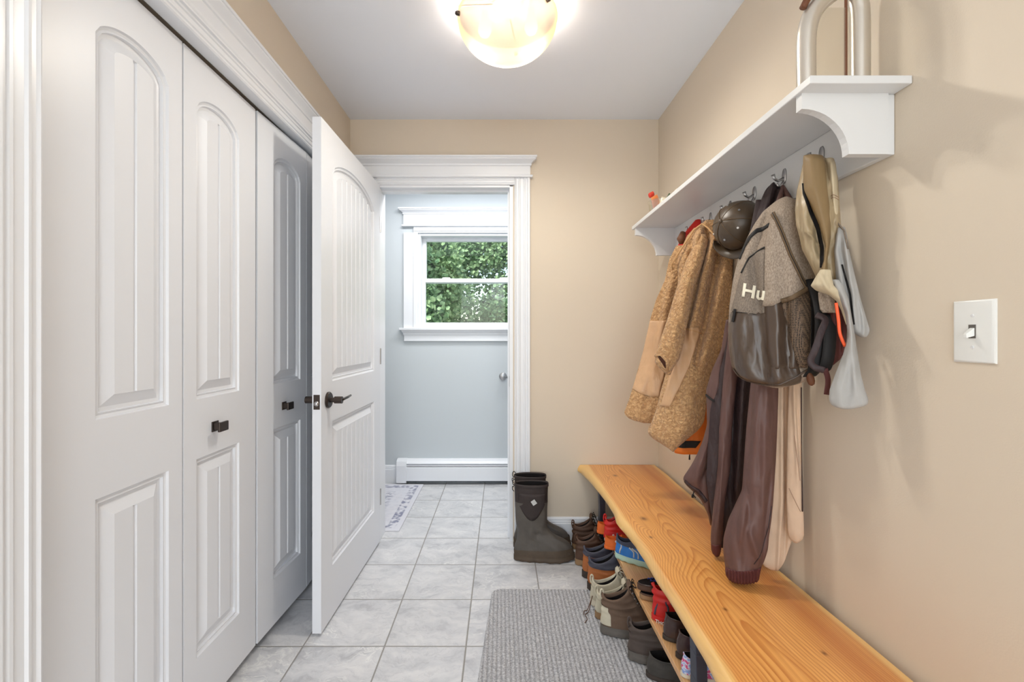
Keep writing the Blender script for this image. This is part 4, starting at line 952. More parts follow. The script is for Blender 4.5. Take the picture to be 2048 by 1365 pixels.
for k in range(6):
    p = capP(2*PI*(k+.5)/6, .78, 1.0); n_ = p.normalized()
    e = MB(); e.tube([p, p+n_*.0018], [.0042, .0036], 12); e.build('eyelet', 'nickel', r)
m = MB(); rows_ = []
for j in range(9):
    t = j/8; row = []
    for i in range(17):
        a = math.radians(30+(120)*i/16); rad = Rr+t*.032*math.sin(PI*i/16)**.6
        row.append((sd*math.cos(a)+upv*math.sin(a))*rad+axv*(.004+.030*t*(1-.4*t)-.018*math.cos(PI*(i/8-1))*t))
    rows_.append(row)
vs = [p for q in rows_ for p in q]+[p-axv*.004 for q in rows_ for p in q]; n_ = 17; k_ = len(vs)//2; fs = []
for j in range(8):
    for i in range(16): a = j*n_+i; fs += [(a, a+1, a+n_+1, a+n_), (k_+a+n_, k_+a+n_+1, k_+a+1, k_+a)]
lp = list(range(n_))+[j*n_+16 for j in range(1, 9)]+[8*n_+i for i in range(15, -1, -1)]+[j*n_ for j in range(7, 0, -1)]
for a, b in zip(lp, lp[1:]+lp[:1]): fs.append((b, a, a+k_, b+k_))
MB().add(vs, fs).build('bill', 'cap', r, smooth=True)

# ---- backpack
r = garment('backpack', 'heather taupe and dark brown backpack with white Hu lettering', 'backpack')
bp = Drape([(396, 1566, 1580, .2), (400, 1556, 1592, .45), (408, 1545, 1600, .7), (425, 1525, 1612), (450, 1508, 1636), (480, 1492, 1640), (520, 1476, 1646), (560, 1466, 1650), (610, 1459, 1652), (660, 1456, 1654), (700, 1458, 1652), (735, 1464, 1648), (752, 1474, 1634), (763, 1492, 1612, .9), (771, 1520, 1590, .75), (774, 1540, 1570, .5)], (1.31, 1.31, 1.27, 1.27), .07, .06,
           [([(1540, 420), (1510, 520), (1528, 660), (1534, 760)], 10, -.020), ([(1552, 560), (1560, 650), (1556, 760)], 10, .010), ([(1570, 450), (1590, 560), (1610, 700)], 16, .012), ([(1490, 560), (1478, 660), (1500, 740)], 14, .010), ([(1505, 640), (1497, 700)], 6, -.009), ([(1575, 620), (1580, 740)], 5, -.012)], (.005, 30))
bp.mesh(60, 120).build('main_compartment', 'heather', r, smooth=True)
bp.polygon([(625, 1458, 1566), (630, 1458, 1572), (640, 1457, 1574), (660, 1457, 1580), (700, 1459, 1588), (735, 1465, 1597), (752, 1476, 1602), (763, 1494, 1600), (770, 1522, 1585)], .003, .004).build('lower_pocket', 'bag_brown', r, smooth=True)
bp.polygon([(592, 1556, 1561), (600, 1538, 1564), (606, 1530, 1567), (640, 1530, 1575), (700, 1532, 1588), (735, 1534, 1597)], .005, .004).build('lower_side_panel', 'bag_brown', r, smooth=True)
fp = bp.polygon([(505, 1510, 1533), (520, 1496, 1532), (560, 1480, 1531), (600, 1470, 1530), (618, 1464, 1530), (624, 1464, 1530), (632, 1500, 1530)], .004, .004).build('front_pocket', 'heather_dark', r, smooth=True)
bp.band([(1531, 502), (1515, 508), (1500, 520), (1484, 550)], 3, .007, th=.002).build('pocket_piping', 'black', r, smooth=True)
bp.band([(1540, 458), (1515, 466), (1500, 478), (1488, 496), (1478, 520)], 8, .003, th=.003).build('main_zip', 'black', r, smooth=True)
bp.stroke([(1466, 625), (1490, 628), (1528, 633)], .0011, .005).build('pocket_zip', 'black', r, smooth=True)
m = bp.band([(1472, 620), (1470, 632), (1467, 645)], 6, .010, th=.004); m.build('zip_pull', 'black', r, smooth=True)
bp.polygon([(446, 1546, 1550), (456, 1541, 1556), (470, 1536, 1562), (490, 1533, 1570), (520, 1531, 1582), (560, 1530, 1602), (580, 1530, 1612), (592, 1530, 1600), (600, 1528, 1584), (608, 1527, 1562), (616, 1527, 1545)], .010, .007).build('side_pocket', 'heather', r, smooth=True)
bp.band([(1546, 438), (1563, 476), (1580, 520), (1600, 560), (1611, 580)], 9, .014, th=.004).build('side_zip', 'bag_zip', r, smooth=True)
bp.stroke([(1546, 438), (1563, 476), (1580, 520), (1600, 560), (1611, 580)], .0012, .0185).build('zip_teeth', 'black', r)
net = bp.polygon([(588, 1598, 1616), (600, 1568, 1618), (615, 1562, 1619), (640, 1568, 1619), (680, 1579, 1618), (710, 1588, 1616), (734, 1597, 1612)], .006, .005).build('net_pocket', 'net', r, smooth=True)
bp.band([(1562, 607), (1585, 600), (1604, 588), (1618, 578)], 9, .017, th=.004).build('net_pocket_trim', 'bag_zip', r, smooth=True)
bp.polygon([(572, 1614, 1632), (620, 1620, 1652), (700, 1619, 1652), (735, 1614, 1648), (752, 1604, 1634)], .003, .003).build('back_panel', 'black', r, smooth=True)
bp.band([(1465, 738), (1480, 756), (1500, 765), (1530, 769), (1560, 766), (1590, 752), (1612, 738)], 4, .005, th=.003).build('base_piping', 'bag_brown', r, smooth=True)
# folded shoulder straps, buckle and drink tube beside the pack
st = MB(); 
def strap(pts, wdt, th, nm, mat):
    m = MB(); P = csm([U(*p) for p in pts], 5); rings = []
    for i, p in enumerate(P):
        t = (P[min(i+1, len(P)-1)]-P[max(i-1, 0)]).normalized(); a = Vector((.95, -.3, .0)); a = (a-t*a.dot(t)).normalized(); b = t.cross(a)
        rings.append([clampx(p+a*wdt*math.copysign(abs(math.cos(q))**.5, math.cos(q))+b*th*math.sin(q)) for q in [2*PI*k/12 for k in range(12)]])
    return m.loft(rings).build(nm, mat, r, smooth=True)
strap([(1622, 560, 1.20), (1636, 600, 1.17), (1642, 640, 1.155), (1640, 690, 1.155), (1634, 730, 1.16), (1648, 738, 1.15), (1656, 715, 1.14), (1660, 670, 1.14), (1656, 630, 1.15)], .014, .005, 'shoulder_strap', 'black')
strap([(1632, 630, 1.14), (1650, 640, 1.13), (1642, 665, 1.125), (1630, 700, 1.125), (1621, 722, 1.13), (1630, 735, 1.125), (1648, 741, 1.12)], .008, .004, 'waist_strap', 'rain_dark')
strap([(1650, 738, 1.13), (1656, 760, 1.13), (1653, 790, 1.13)], .006, .002, 'webbing_tail', 'rain_cuff')
dr = MB(); dr.tube(csm([U(1672, 606, 1.08), U(1677, 640, 1.08), U(1680, 668, 1.08), U(1690, 693, 1.08)]), .0035, 10).build('drink_tube', 'orange_neon', r, smooth=True)
sp = Drape([(560, 1648, 1678, .6), (620, 1650, 1690), (660, 1654, 1694), (700, 1656, 1692), (720, 1656, 1680), (733, 1658, 1664, .5)], (1.15, 1.15), .012, .02, [([(1668, 620), (1670, 720)], 5, .01), ([(1682, 640), (1680, 700)], 4, -.01)], (.006, 14)); sp.mesh(24, 40).build('side_compartment', 'rain_cuff', r, smooth=True)
MB().tube([U(1614, 742, 1.2), U(1618, 750, 1.2), U(1621, 757, 1.2), U(1622, 763, 1.2), U(1623, 769, 1.2), U(1623, 772, 1.2)], [.003, .007, .009, .009, .007, .002], 14).build('toggle', 'walnut', r, smooth=True)
# lettering
fc = bpy.data.curves.new('t', 'FONT'); fc.body = 'Hu'; fc.size = 1; fc.offset = .028; fc.resolution_u = 6
to = bpy.data.objects.new('t', fc); COL.objects.link(to); dg = bpy.context.evaluated_depsgraph_get(); me = bpy.data.meshes.new_from_object(to.evaluated_get(dg)); bpy.data.objects.remove(to)
import bmesh
bm = bmesh.new(); bm.from_mesh(me); bmesh.ops.triangulate(bm, faces=bm.faces); bmesh.ops.subdivide_edges(bm, edges=bm.edges, cuts=2, use_grid_fill=True)
xs = [v.co.x for v in bm.verts]; ys = [v.co.y for v in bm.verts]; x0, x1, y0, y1 = min(xs), max(xs), min(ys), max(ys)
for v in bm.verts:
    a = (v.co.x-x0)/(x1-x0); b = (v.co.y-y0)/(y1-y0)
    px = 1486+43*a+4*b; py = 597+8*a-26*b
    v.co = bp.at(px, py, .0105)
geo = bmesh.ops.extrude_face_region(bm, geom=bm.faces[:]); 
for v in [g for g in geo['geom'] if isinstance(g, bmesh.types.BMVert)]: v.co += (Vector((0, 0, CAMH))-v.co).normalized()*.0008
bmesh.ops.recalc_face_normals(bm, faces=bm.faces); m2 = bpy.data.meshes.new('lettering'); bm.to_mesh(m2); bm.free(); m2.materials.append(M['print'])
lo = bpy.data.objects.new('lettering', m2); COL.objects.link(lo); lo.parent = r
settle(r)

# ---- khaki and pale grey shell jacket on the nearest hook
r = garment('shell_jacket', 'shiny khaki and pale grey shell jacket on the hook nearest the viewer', 'jacket')
body = Drape([(318, 1610, 1662, .5), (330, 1605, 1670, .8), (355, 1600, 1676), (385, 1593, 1678), (420, 1590, 1680), (450, 1592, 1682), (475, 1599, 1686), (500, 1604, 1690), (530, 1620, 1690), (560, 1634, 1684), (580, 1645, 1676, .7)], (1.18, 1.18, 1.15, 1.15), .035, .03,
             [([(1606, 370), (1612, 440), (1640, 540)], 9, .012), ([(1618, 380), (1632, 450), (1640, 520)], 7, -.016), ([(1600, 460), (1625, 540)], 6, .01), ([(1612, 470), (1650, 500)], 4, .01), ([(1598, 430), (1604, 500)], 4, -.008)], (.014, 17))
body.mesh(50, 100).build('jacket_body', 'khaki', r, smooth=True)
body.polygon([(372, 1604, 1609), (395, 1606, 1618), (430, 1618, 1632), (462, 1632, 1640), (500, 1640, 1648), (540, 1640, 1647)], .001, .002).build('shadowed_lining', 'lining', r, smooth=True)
right = Drape([(318, 1650, 1668, .5), (330, 1652, 1672), (360, 1654, 1675), (395, 1657, 1677), (430, 1662, 1679), (445, 1663, 1679), (470, 1660, 1670), (490, 1658, 1664, .5)], (1.15, 1.15), .022, .015, [([(1664, 340), (1668, 420)], 5, .006)], (.004, 16)); right.mesh(24, 50).build('inner_facing', 'cream', r, smooth=True)
for y_ in (396, 401): right.stroke([(1658, y_), (1677, y_)], .0008, .002).build('seam', 'beige_dk', r)
gs0 = Drape([(455, 1676, 1690, .5), (470, 1672, 1694), (500, 1668, 1698), (560, 1672, 1712), (600, 1676, 1722), (640, 1690, 1734), (660, 1700, 1740), (670, 1712, 1737), (675, 1722, 1732, .5)], (1.115, 1.115, 1.09, 1.09), .014, .012, [([(1690, 480), (1712, 640)], 6, .01), ([(1682, 500), (1698, 600)], 5, -.012), ([(1720, 600), (1728, 660)], 4, .006)], (.005, 18))
gs0.mesh(30, 70).build('sleeve', 'greyshell', r, smooth=True)
gs0.band([(1684, 530), (1700, 590), (1708, 650)], 4, .001, th=.001).build('gap_shade', 'black', r, smooth=True)  # black band drawn for the shade in the gap between the sleeves
gs0.band([(1658, 442), (1676, 448), (1688, 462), (1696, 500)], 4, .002, th=.003).build('shoulder_seam', 'heather_dark', r, smooth=True)
ls = Drape([(560, 1662, 1678, .3), (575, 1668, 1688, .6), (600, 1680, 1698), (630, 1690, 1703), (670, 1696, 1710), (710, 1686, 1716), (750, 1670, 1722), (780, 1659, 1730), (800, 1658, 1737), (810, 1662, 1736), (816, 1672, 1722, .8), (818, 1682, 1706, .5)], (1.09, 1.09, 1.065, 1.065), .022, .018, [([(1700, 640), (1712, 780)], 8, .010), ([(1696, 700), (1680, 800)], 7, .006)], (.006, 24))
ls.mesh(36, 100).build('sleeve', 'greyshell', r, smooth=True)
ol = Drape([(312, 1607, 1646, .5), (322, 1606, 1650), (345, 1606, 1652), (380, 1608, 1655), (410, 1620, 1659), (450, 1638, 1662), (475, 1645, 1662), (495, 1650, 1659), (520, 1648, 1655), (545, 1640, 1656), (560, 1630, 1658), (572, 1622, 1660, .8), (578, 1632, 1662, .5)], (1.15, 1.15, 1.12, 1.12), .022, .012, [([(1622, 330), (1636, 420), (1652, 480)], 8, .004)], (.003, 26))
ol.mesh(30, 90).build('collar_band', 'olive', r, smooth=True)
bd = Drape([(540, 1640, 1662, .5), (556, 1630, 1664), (572, 1621, 1668), (582, 1632, 1680), (590, 1656, 1688), (602, 1672, 1694), (620, 1682, 1698), (650, 1692, 1700, .6)], (1.10, 1.10), .018, .008, [([(1640, 550), (1660, 590)], 6, .008)], (.005, 14)); bd.mesh(26, 50).build('hem_band', 'cream', r, smooth=True)
ip = Drape([(585, 1636, 1662, .6), (600, 1637, 1670), (620, 1640, 1672), (626, 1645, 1672, .8)], (1.14, 1.14), .012, .01, [([(1648, 585), (1652, 626)], 5, -.006)], (.003, 12)); ip.mesh(20, 24).build('inner_cuff', 'heather', r, smooth=True)
settle(r)
# ------------------------------------------------------------------ footwear
def fw(t, kind='shoe'):
    "half width of a foot outline along its length, heel t=0 toe t=1"
    xs = [0, .06, .18, .35, .5, .68, .82, .93, 1.0]; ws = [.50, .60, .68, .66, .76, 1.0, .96, .80, .70]
    return float(np.interp(t, xs, ws))
def ring(L, hw, zb, zf, xb, xf, k, n=36, curve=1.0, zc=0.0, bend=.0):
    out = []
    for i in range(n):
        a = 2*PI*i/n; c = (1-math.cos(a))/2; x = xb+(xf-xb)*c; s_ = math.sin(a)
        span = max(1e-6, xf-xb); w_ = hw*k*(abs(s_)**.75)*math.copysign(1, s_)*(.25+.75*min(1, fw(min(1, max(0, x)))))
        z = zb+(zf-zb)*c**1.6+zc*abs(s_)**.8
        out.append((x*L, w_+bend*L*math.sin(PI*min(1, max(0, x))), z))
    return out
def sole(L, hw, h, lip=.004, toe=.008, n=36, lugs=False):
    rs = []
    for z, g in ((0.0, .96), (.003, 1.0), (h*.55, 1.03), (h*.6, 1.01), (h, 1.01), (h+.0005, .9)):
        rr = []
        for i in range(n):
            a = 2*PI*i/n; c = (1-math.cos(a))/2; x = -.02+1.045*c; s_ = math.sin(a)
            w_ = hw*g*(abs(s_)**.75)*math.copysign(1, s_)*(.25+.75*min(1, fw(min(1, max(0, x)))))
            zz = z+toe*max(0, (x-.75)/.25)**2
            if lugs and z < .004: zz += .004*(i % 2)
            rr.append(((x-.5)*(g if z < .002 else 1)*L+.5*L, w_, zz))
        rs.append(rr)
    return MB().loft(rs)
def shoe(name, label, loc, rz, L=.28, hw=.05, H=.10, upper='shoe_hike', collar=None, solem='sole_dark', sh=.028, lacem=None, tongue=True, style='low', cat='shoe', group=None, tilt=0, roll=0, lining='lining', tab=None, toecap=None, stripe=None, lugs=True):
    r = empty(name, loc, rz, label=label, cat=cat, group=group); r.rotation_euler = (roll, tilt, rz)
    sole(L, hw*1.02, sh, lugs=lugs).build('sole', solem, r, smooth=True, angle=50)
    s0 = sh-.004
    if style == 'boot': F = [(0, 0, 0, 1.0, 1.0), (.10, .10, -.015, 1.0, 1.0), (.22, .20, -.01, .97, .96), (.34, .29, .0, .90, .90), (.46, .40, .005, .79, .82), (.58, .55, .0, .68, .76), (.72, .74, .0, .58, .72), (.86, .92, .01, .52, .72), (1.0, 1.10, .005, .49, .72)]
    elif style == 'clog': F = [(0, 0, 0, 1.0, 1.0), (.3, .3, -.01, 1.0, 1.0), (.6, .55, .0, .96, .97), (.85, .8, .02, .86, .92), (1.0, .95, .02, .62, .88), (1.0, 1.05, .03, .52, .84)]
    elif style == 'slide': F = [(0, 0, 0, 1.0, 1.0), (.25, .25, -.005, 1.0, 1.0), (.40, .40, .0, .99, .98)]
    else: F = [(0, 0, 0, 1.0, 1.0), (.16, .15, -.015, 1.0, 1.0), (.34, .32, -.01, .97, .95), (.50, .46, .0, .90, .90), (.64, .60, .0, .79, .82), (.78, .76, .0, .68, .76), (.92, .92, .01, .58, .72), (1.0, 1.08, .01, .53, .70)]
    if style == 'boot': F = F[:5]+[(.58, .56, .0, .60, .78), (.72, .74, .0, .50, .74), (.86, .98, .01, .44, .74), (1.0, 1.26, .005, .385, .74)]
    if style == 'low': F = F[:5]+[(.74, .76, .0, .62, .80), (.90, 1.0, .01, .50, .76), (1.0, 1.30, .01, .43, .74)]
    hh = H-s0; N = 40
    dip = {'low': -.030, 'clog': -.014, 'boot': -.026}.get(style, 0)
    FA = np.array(F); tt = np.linspace(0, len(F)-1, 4*(len(F)-1)+1)
    for _c in range(5): pass
    FI = [[float(np.interp(t, range(len(F)), FA[:, c])) for c in range(5)] for t in tt]
    seed = loc[1]*13.7
    def wob(rr, a):
        o_ = []
        for x, y, z in rr:
            d = .0022*noise.noise(Vector((x*28+seed, y*28, z*34)))+((.0034 if style == 'boot' else .0016)*math.sin(z*230+3*noise.noise(Vector((x*20, y*20, seed))))*max(0, min(1, (a-.35)*3))*(style == 'boot' or upper == 'shoe_cognac' or upper == 'shoe_darkbrown'))
            c = Vector((L*.4, 0, 0)); v = Vector((x, y, 0))-c; v = v.normalized()*d if v.length > 1e-6 else v*0
            o_.append((x+v.x, y+v.y, z))
        return o_
    R = [wob(ring(L, hw, s0+a*hh, s0+b*hh, xb, xf, k, N, zc=dip*max(0, a-.25)/.75), a) for a, b, xb, xf, k in FI]
    nc = len(R)-1 if collar is None else len(R)-8
    MB().loft(R[:nc+1] if collar else R, False, False).build('upper', upper, r, smooth=True)
    a, b, xb, xf, k = F[-1]
    top = [ring(L, hw, s0+a*hh+dz, s0+b*hh+dz, xb+dx, xf-dx, k*kk, N, zc=dip) for dz, dx, kk in ((.003, .005, .97), (.004, .014, .90), (.001, .024, .84), (-.010, .03, .80))]
    if collar: MB().loft([[(p[0]-(.0022 if p[0] < .2*L else 0), p[1]*(1.05), p[2]) for p in q] for q in R[nc:]]+top, False, False).build('collar', collar, r, smooth=True)
    lin_ = [top[-1] if collar else R[-1], ring(L, hw, s0+a*hh-.014, s0+b*hh-.014, xb+.035, xf-.035, k*.77, N, zc=dip), ring(L, hw, s0+max(.008, a*hh*.35), s0+max(.008, b*hh*.35), xb+.06, xf-.03, k*.70, N), ring(L, hw, s0+.008, s0+.008, xb+.09, xf-.06, k*.5, N)]
    if style != 'slide': MB().loft(lin_, False, True).build('lining', lining, r, smooth=True)
    else: MB().loft([R[-1], ring(L, hw, R[-1][0][2]-.002, R[-1][0][2]-.002, .02, .97, .9, N)], False, True).build('footbed', lining, r, smooth=True)
    # instep line: front points of the rings
    ins = [Vector((xf*L, 0, s0+b*hh)) for a, b, xb, xf, k in F[3:]][::-1]
    if tongue and style in ('low', 'boot'):
        m = MB(); rr = []
        tp = [ins[0]+Vector((.000, 0, .012)), ins[0]+Vector((-.007, 0, .006)), ins[0]+Vector((-.008, 0, -.004))]+[p+Vector((-.002, 0, .001)) for p in ins[1:4]]
        for i, p in enumerate(tp):
            w_ = hw*(.52-.03*i); rr.append([p+Vector((.004*math.sin(q), w_*math.cos(q), .004*math.sin(q)+.0)) for q in [2*PI*j/14 for j in range(14)]])
        m.loft(rr).build('tongue', collar or upper, r, smooth=True)
    if lacem:
        P = []; nn = 5
        for i in range(nn):
            t = -.1+i*(2.9/nn); t = max(0, t); k = int(t); f = t-k; P.append(ins[k].lerp(ins[min(k+1, len(ins)-1)], f)+Vector((.001, 0, .004)))
        lm = MB(); wv = hw*.42
        for i in range(nn-1):
            for sg in (-1, 1):
                a_, b_ = P[i], P[i+1]; lm.tube([a_+Vector((-.001, -sg*wv, -.004)), (a_+b_)/2+Vector((.003, 0, .003)), b_+Vector((-.001, sg*wv, -.004))], .0028, 6)
        t0 = P[0]+Vector((.002, 0, .004))
        for sg in (-1, 1):
            lm.tube([t0, t0+Vector((.01, sg*.016, .010)), t0+Vector((.018, sg*.026, -.002)), t0+Vector((.006, sg*.014, -.004)), t0], .0018, 6)
            lm.tube([t0, t0+Vector((.015, sg*.02, -.006)), t0+Vector((.028, sg*.034, -.03))], .0018, 6)
        lm.build('laces', lacem, r, smooth=True)
        if style == 'boot':
            for p in P[:4]:
                for sg in (-1, 1): MB().tube([p+Vector((-.002, sg*wv*1.05, -.0065)), p+Vector((-.001, sg*wv*1.1, -.001))], .0036, 8).build('eyelet', 'nickel', r)
    if tab:
        x0 = F[-1][2]*L; m = MB(); m.tube(csm([(x0-.004, 0, H-.022), (x0-.007, 0, H-.006), (x0-.004, 0, H+.011), (x0+.003, 0, H+.010), (x0+.006, 0, H-.004)], 5), .0032, 8); m.build('pull_tab', tab, r, smooth=True)
        cen_ = Vector((L*.35, 0, 0)); g = []
        for rr in R[3:nc-1:1]:
            row = []
            for i in range(-5, 6):
                p = Vector(rr[i % N]); v = Vector((p.x-cen_.x, p.y, 0)).normalized(); row.append(p+v*(.0022 if abs(i) < 5 else -.001))
            g.append(row)
        MB().loft(g, False, False, closed=False).build('heel_panel', tab, r, smooth=True)
    if toecap:
        MB().loft([[(x*1.012-.004*L, y*1.03, z+.0015) for x, y, z in [(p[0], p[1], p[2]) for p in rr] if x > .78*L] for rr in (ring(L, hw, s0, s0, 0, 1.0, 1.0, 72), ring(L, hw, s0+.13*hh, s0+.13*hh, 0, 1.0, 1.0, 72))], False, False, closed=False).build('toe_cap', toecap, r, smooth=True)
    if stripe:
        for k in stripe[1]:
            m = MB(); cur = []
            for i, rr in enumerate(R[3:24:3]):
                for sg in (-1,): cur.append(Vector(rr[int(len(rr)*k) % len(rr)])*1.0+Vector((.002*i, 0, 0)))
            cen_ = Vector((L*.5, 0, .04)); cur = [p+((p-cen_)*Vector((0, 1, 0))).normalized()*.0016 if abs(p.y) > 1e-3 else p for p in cur]
            m.tube(cur, .0032, 6).build('stripe', stripe[0], r, smooth=True)
    return r
# tall rubber boots, toes to the right
def tall_boot(loc, rz, label, emblem=True):
    r = empty('rubber_boot', loc, rz, label=label, cat='boot', group=None)
    L, hw = .308, .052
    sole(L, hw*1.03, .030, lugs=True).build('sole', 'muck_toe', r, smooth=True, angle=50)
    F = [(.022, .022, 0, 1.0, 1.0), (.04, .045, -.01, 1.0, 1.0), (.06, .065, -.01, .985, .97), (.08, .085, .0, .95, .95), (.10, .105, .02, .88, .93), (.112, .122, .040, .74, .90), (.130, .142, .05, .63, .88), (.148, .158, .05, .58, .88), (.165, .176, .044, .55, .94), (.182, .192, .034, .55, 1.0), (.20, .208, .02, .555, 1.05), (.23, .235, .01, .55, 1.13), (.27, .27, .005, .55, 1.18), (.31, .31, .0, .56, 1.20), (.35, .35, .0, .565, 1.21), (.385, .385, .0, .565, 1.21), (.398, .398, .0, .565, 1.21)]
    def rg(f, wob=0): 
        a, b, xb, xf, k = f; rr = ring(L, hw, a, b, xb, xf, k, 48); wob = wob*(1+2.2*math.exp(-((a-.14)/.045)**2)); 
        return [(x+wob*.003*noise.noise(Vector((x*40, y*40, z*50))), y+wob*.005*noise.noise(Vector((x*30+5, y*30, z*60))), z) for x, y, z in rr]
    R = [rg(f, 1) for f in F]
    up = MB().loft(R[:14], False, False).build('rubber_shell', 'muck_rubber', r, sub=1, smooth=True)
    MB().loft(R[13:], False, False).build('neoprene_shaft', 'muck_neo', r, sub=1, smooth=True)
    # overlapping neoprene panel dipping down the side and the foot overlay
    for sg, n0 in ((-1, 24), (1, 0)):
        g = []
        for j in range(9):
            row = []
            for i in range(13):
                q = i/12; ai = (.20+q*.62)*PI if sg > 0 else (2-.20-q*.62)*PI
                zlow = .305-.085*max(0, math.sin(PI*q))**1.3; z = .36+(zlow-.36)*j/8
                xb, xf, k = np.interp(z, [f[0] for f in F], [f[2] for f in F]), np.interp(z, [f[0] for f in F], [f[3] for f in F]), np.interp(z, [f[0] for f in F], [f[4] for f in F])
                c = (1-math.cos(ai))/2; x = xb+(xf-xb)*c; s_ = math.sin(ai); w_ = hw*k*abs(s_)**.75*math.copysign(1, s_)*(.25+.75*min(1, fw(x)))
                row.append((x*L, w_+math.copysign(.0022 if 0 < j and 0 < i < 12 else -.0015, s_), z))
            g.append(row)
        m = MB(); m.loft(g, False, False, closed=False); o = m.build('shaft_panel', 'muck_neo', r, smooth=True); so = o.modifiers.new('s', 'SOLIDIFY'); so.thickness = .002
    MB().loft([ring(L, hw*1.02, .030, .030, -.012, 1.005, 1.0, 48), ring(L, hw*1.02, .055, .062, -.018, 1.0, .99, 48), ring(L, hw*1.02, .060, .070, -.012, .99, .97, 48)], False, False).build('foot_guard', 'muck_toe', r, smooth=True)
    MB().loft([ring(L, hw, .392, .392, -.012, .577, 1.25, 40), ring(L, hw, .402, .402, -.012, .577, 1.25, 40), ring(L, hw, .405, .405, .0, .575, 1.20, 40), ring(L, hw, .398, .398, .012, .563, 1.14, 40)], False, False).build('top_binding', 'muck_neo', r, smooth=True)
    MB().loft([ring(L, hw, .400, .400, .010, .565, 1.15, 40), ring(L, hw, .30, .30, .02, .555, 1.1, 40), ring(L, hw, .17, .17, .09, .50, .80, 40), ring(L, hw, .06, .06, .12, .48, .6, 40)], False, True).build('lining', 'lining', r, smooth=True)
    MB().tube(csm([(-.002, 0, .388), (-.010, 0, .398), (-.010, .004, .412), (-.002, .002, .422), (.006, 0, .412), (.004, 0, .400)]), .0022, 8).tube(csm([(-.003, -.01, .385), (-.012, -.012, .388), (-.012, -.01, .372), (-.004, -.008, .362)]), .002, 8).build('pull_loop', 'black', r, smooth=True)
    if emblem:
        x, z = .098, .318; yy = -hw*1.21*(.25+.75*fw(x/L))-.0035; d = .0165
        MB().loft([[(x-d, yy+.001, z+.004), (x-.003, yy+.001, z-d), (x+d, yy+.001, z-.003), (x+.002, yy+.001, z+d)], [(x-d, yy-.002, z+.004), (x-.003, yy-.002, z-d), (x+d, yy-.002, z-.003), (x+.002, yy-.002, z+d)]]).build('diamond_patch', 'nickel' if False else 'shoe_grey', r)
    return r
tall_boot((.070, 2.395, 0), -.02, 'tall dusty grey-brown rubber boot in front with a pale diamond patch')
tall_boot((.072, 2.535, 0), -.03, 'tall rubber boot behind its twin, close to the white doorway casing', False)
# floor row, heels towards the room, toes under the shelf
G = 'shoes on the floor along the bench'
S = shoe
S('low_shoe', 'dark brown leather shoe on the floor nearest the end wall', (.395, 2.520, 0), .0, .27, .047, .145, 'shoe_darkbrown', 'shoe_darkbrown', 'sole_tan', .03, 'lace_black', style='boot', group=G, tab='shoe_darkbrown')
S('low_shoe', 'dark brown leather shoe beside the tall boots, with a tan sole edge', (.384, 2.343, 0), .0, .27, .047, .145, 'shoe_darkbrown', 'shoe_darkbrown', 'sole_tan', .032, 'lace_black', style='boot', group=G, tab='shoe_darkbrown')
S('work_shoe', 'cognac work shoe with dark padded collar, farther one of its pair', (.398, 2.222, 0), -.06, .29, .050, .150, 'shoe_cognac', 'collar_navy', 'sole_dark', .034, 'lace_brown', group=G)
S('work_shoe', 'cognac work shoe with dark padded collar, nearer one of its pair', (.400, 2.098, .008), -.06, .29, .052, .150, 'shoe_cognac', 'collar_navy', 'sole_dark', .034, 'lace_brown', group=G)
S('sneaker', 'cream suede sneaker beside the nearer cognac work shoe', (.390, 1.975, .008), -.02, .27, .046, .118, 'shoe_cream', 'shoe_cream', 'sole_cream', .028, 'lace_cream', group=G, tab='shoe_cream')
S('sneaker', 'cream suede sneaker half hidden behind the brown hiking boot', (.392, 1.885, .008), -.05, .27, .044, .118, 'shoe_cream', 'shoe_cream', 'sole_tan', .028, 'lace_cream', group=G, tab='shoe_cream')
S('hiking_boot', 'brown nubuck hiking boot with black laces and pale heel tab', (.394, 1.790, .008), -.10, .28, .048, .158, 'shoe_hike', 'shoe_hike', 'sole_grey', .036, 'lace_black', style='boot', cat='boot', group=G, tab='shoe_cream')
S('hiking_boot', 'smoky grey-brown hiking boot behind the black flat shoe', (.462, 1.645, .008), -.14, .28, .048, .138, 'shoe_hike2', 'shoe_hike2', 'sole_grey', .036, 'lace_black', style='boot', cat='boot', group=G, tab='shoe_hike2')
S('clog', 'grey-black leather clog on the mat nearest the viewer', (.500, 1.560, .008), -.12, .27, .048, .085, 'shoe_blackl', None, 'sole_dark', .016, None, style='clog', group=G, lugs=False)
m = MB(); m.tube(csm([(.386, 1.935, .07), (.376, 1.930, .03), (.366, 1.918, .011), (.350, 1.900, .011), (.352, 1.870, .011), (.338, 1.845, .011)]), .0016, 6).tube(csm([(.386, 1.93, .07), (.372, 1.932, .03), (.362, 1.93, .011), (.350, 1.925, .011), (.344, 1.90, .011)]), .0016, 6)
o = m.build('shoelace', 'lace_brown', smooth=True); tag(o, 'loose brown shoelace trailing over the grey mat edge', 'shoelace')
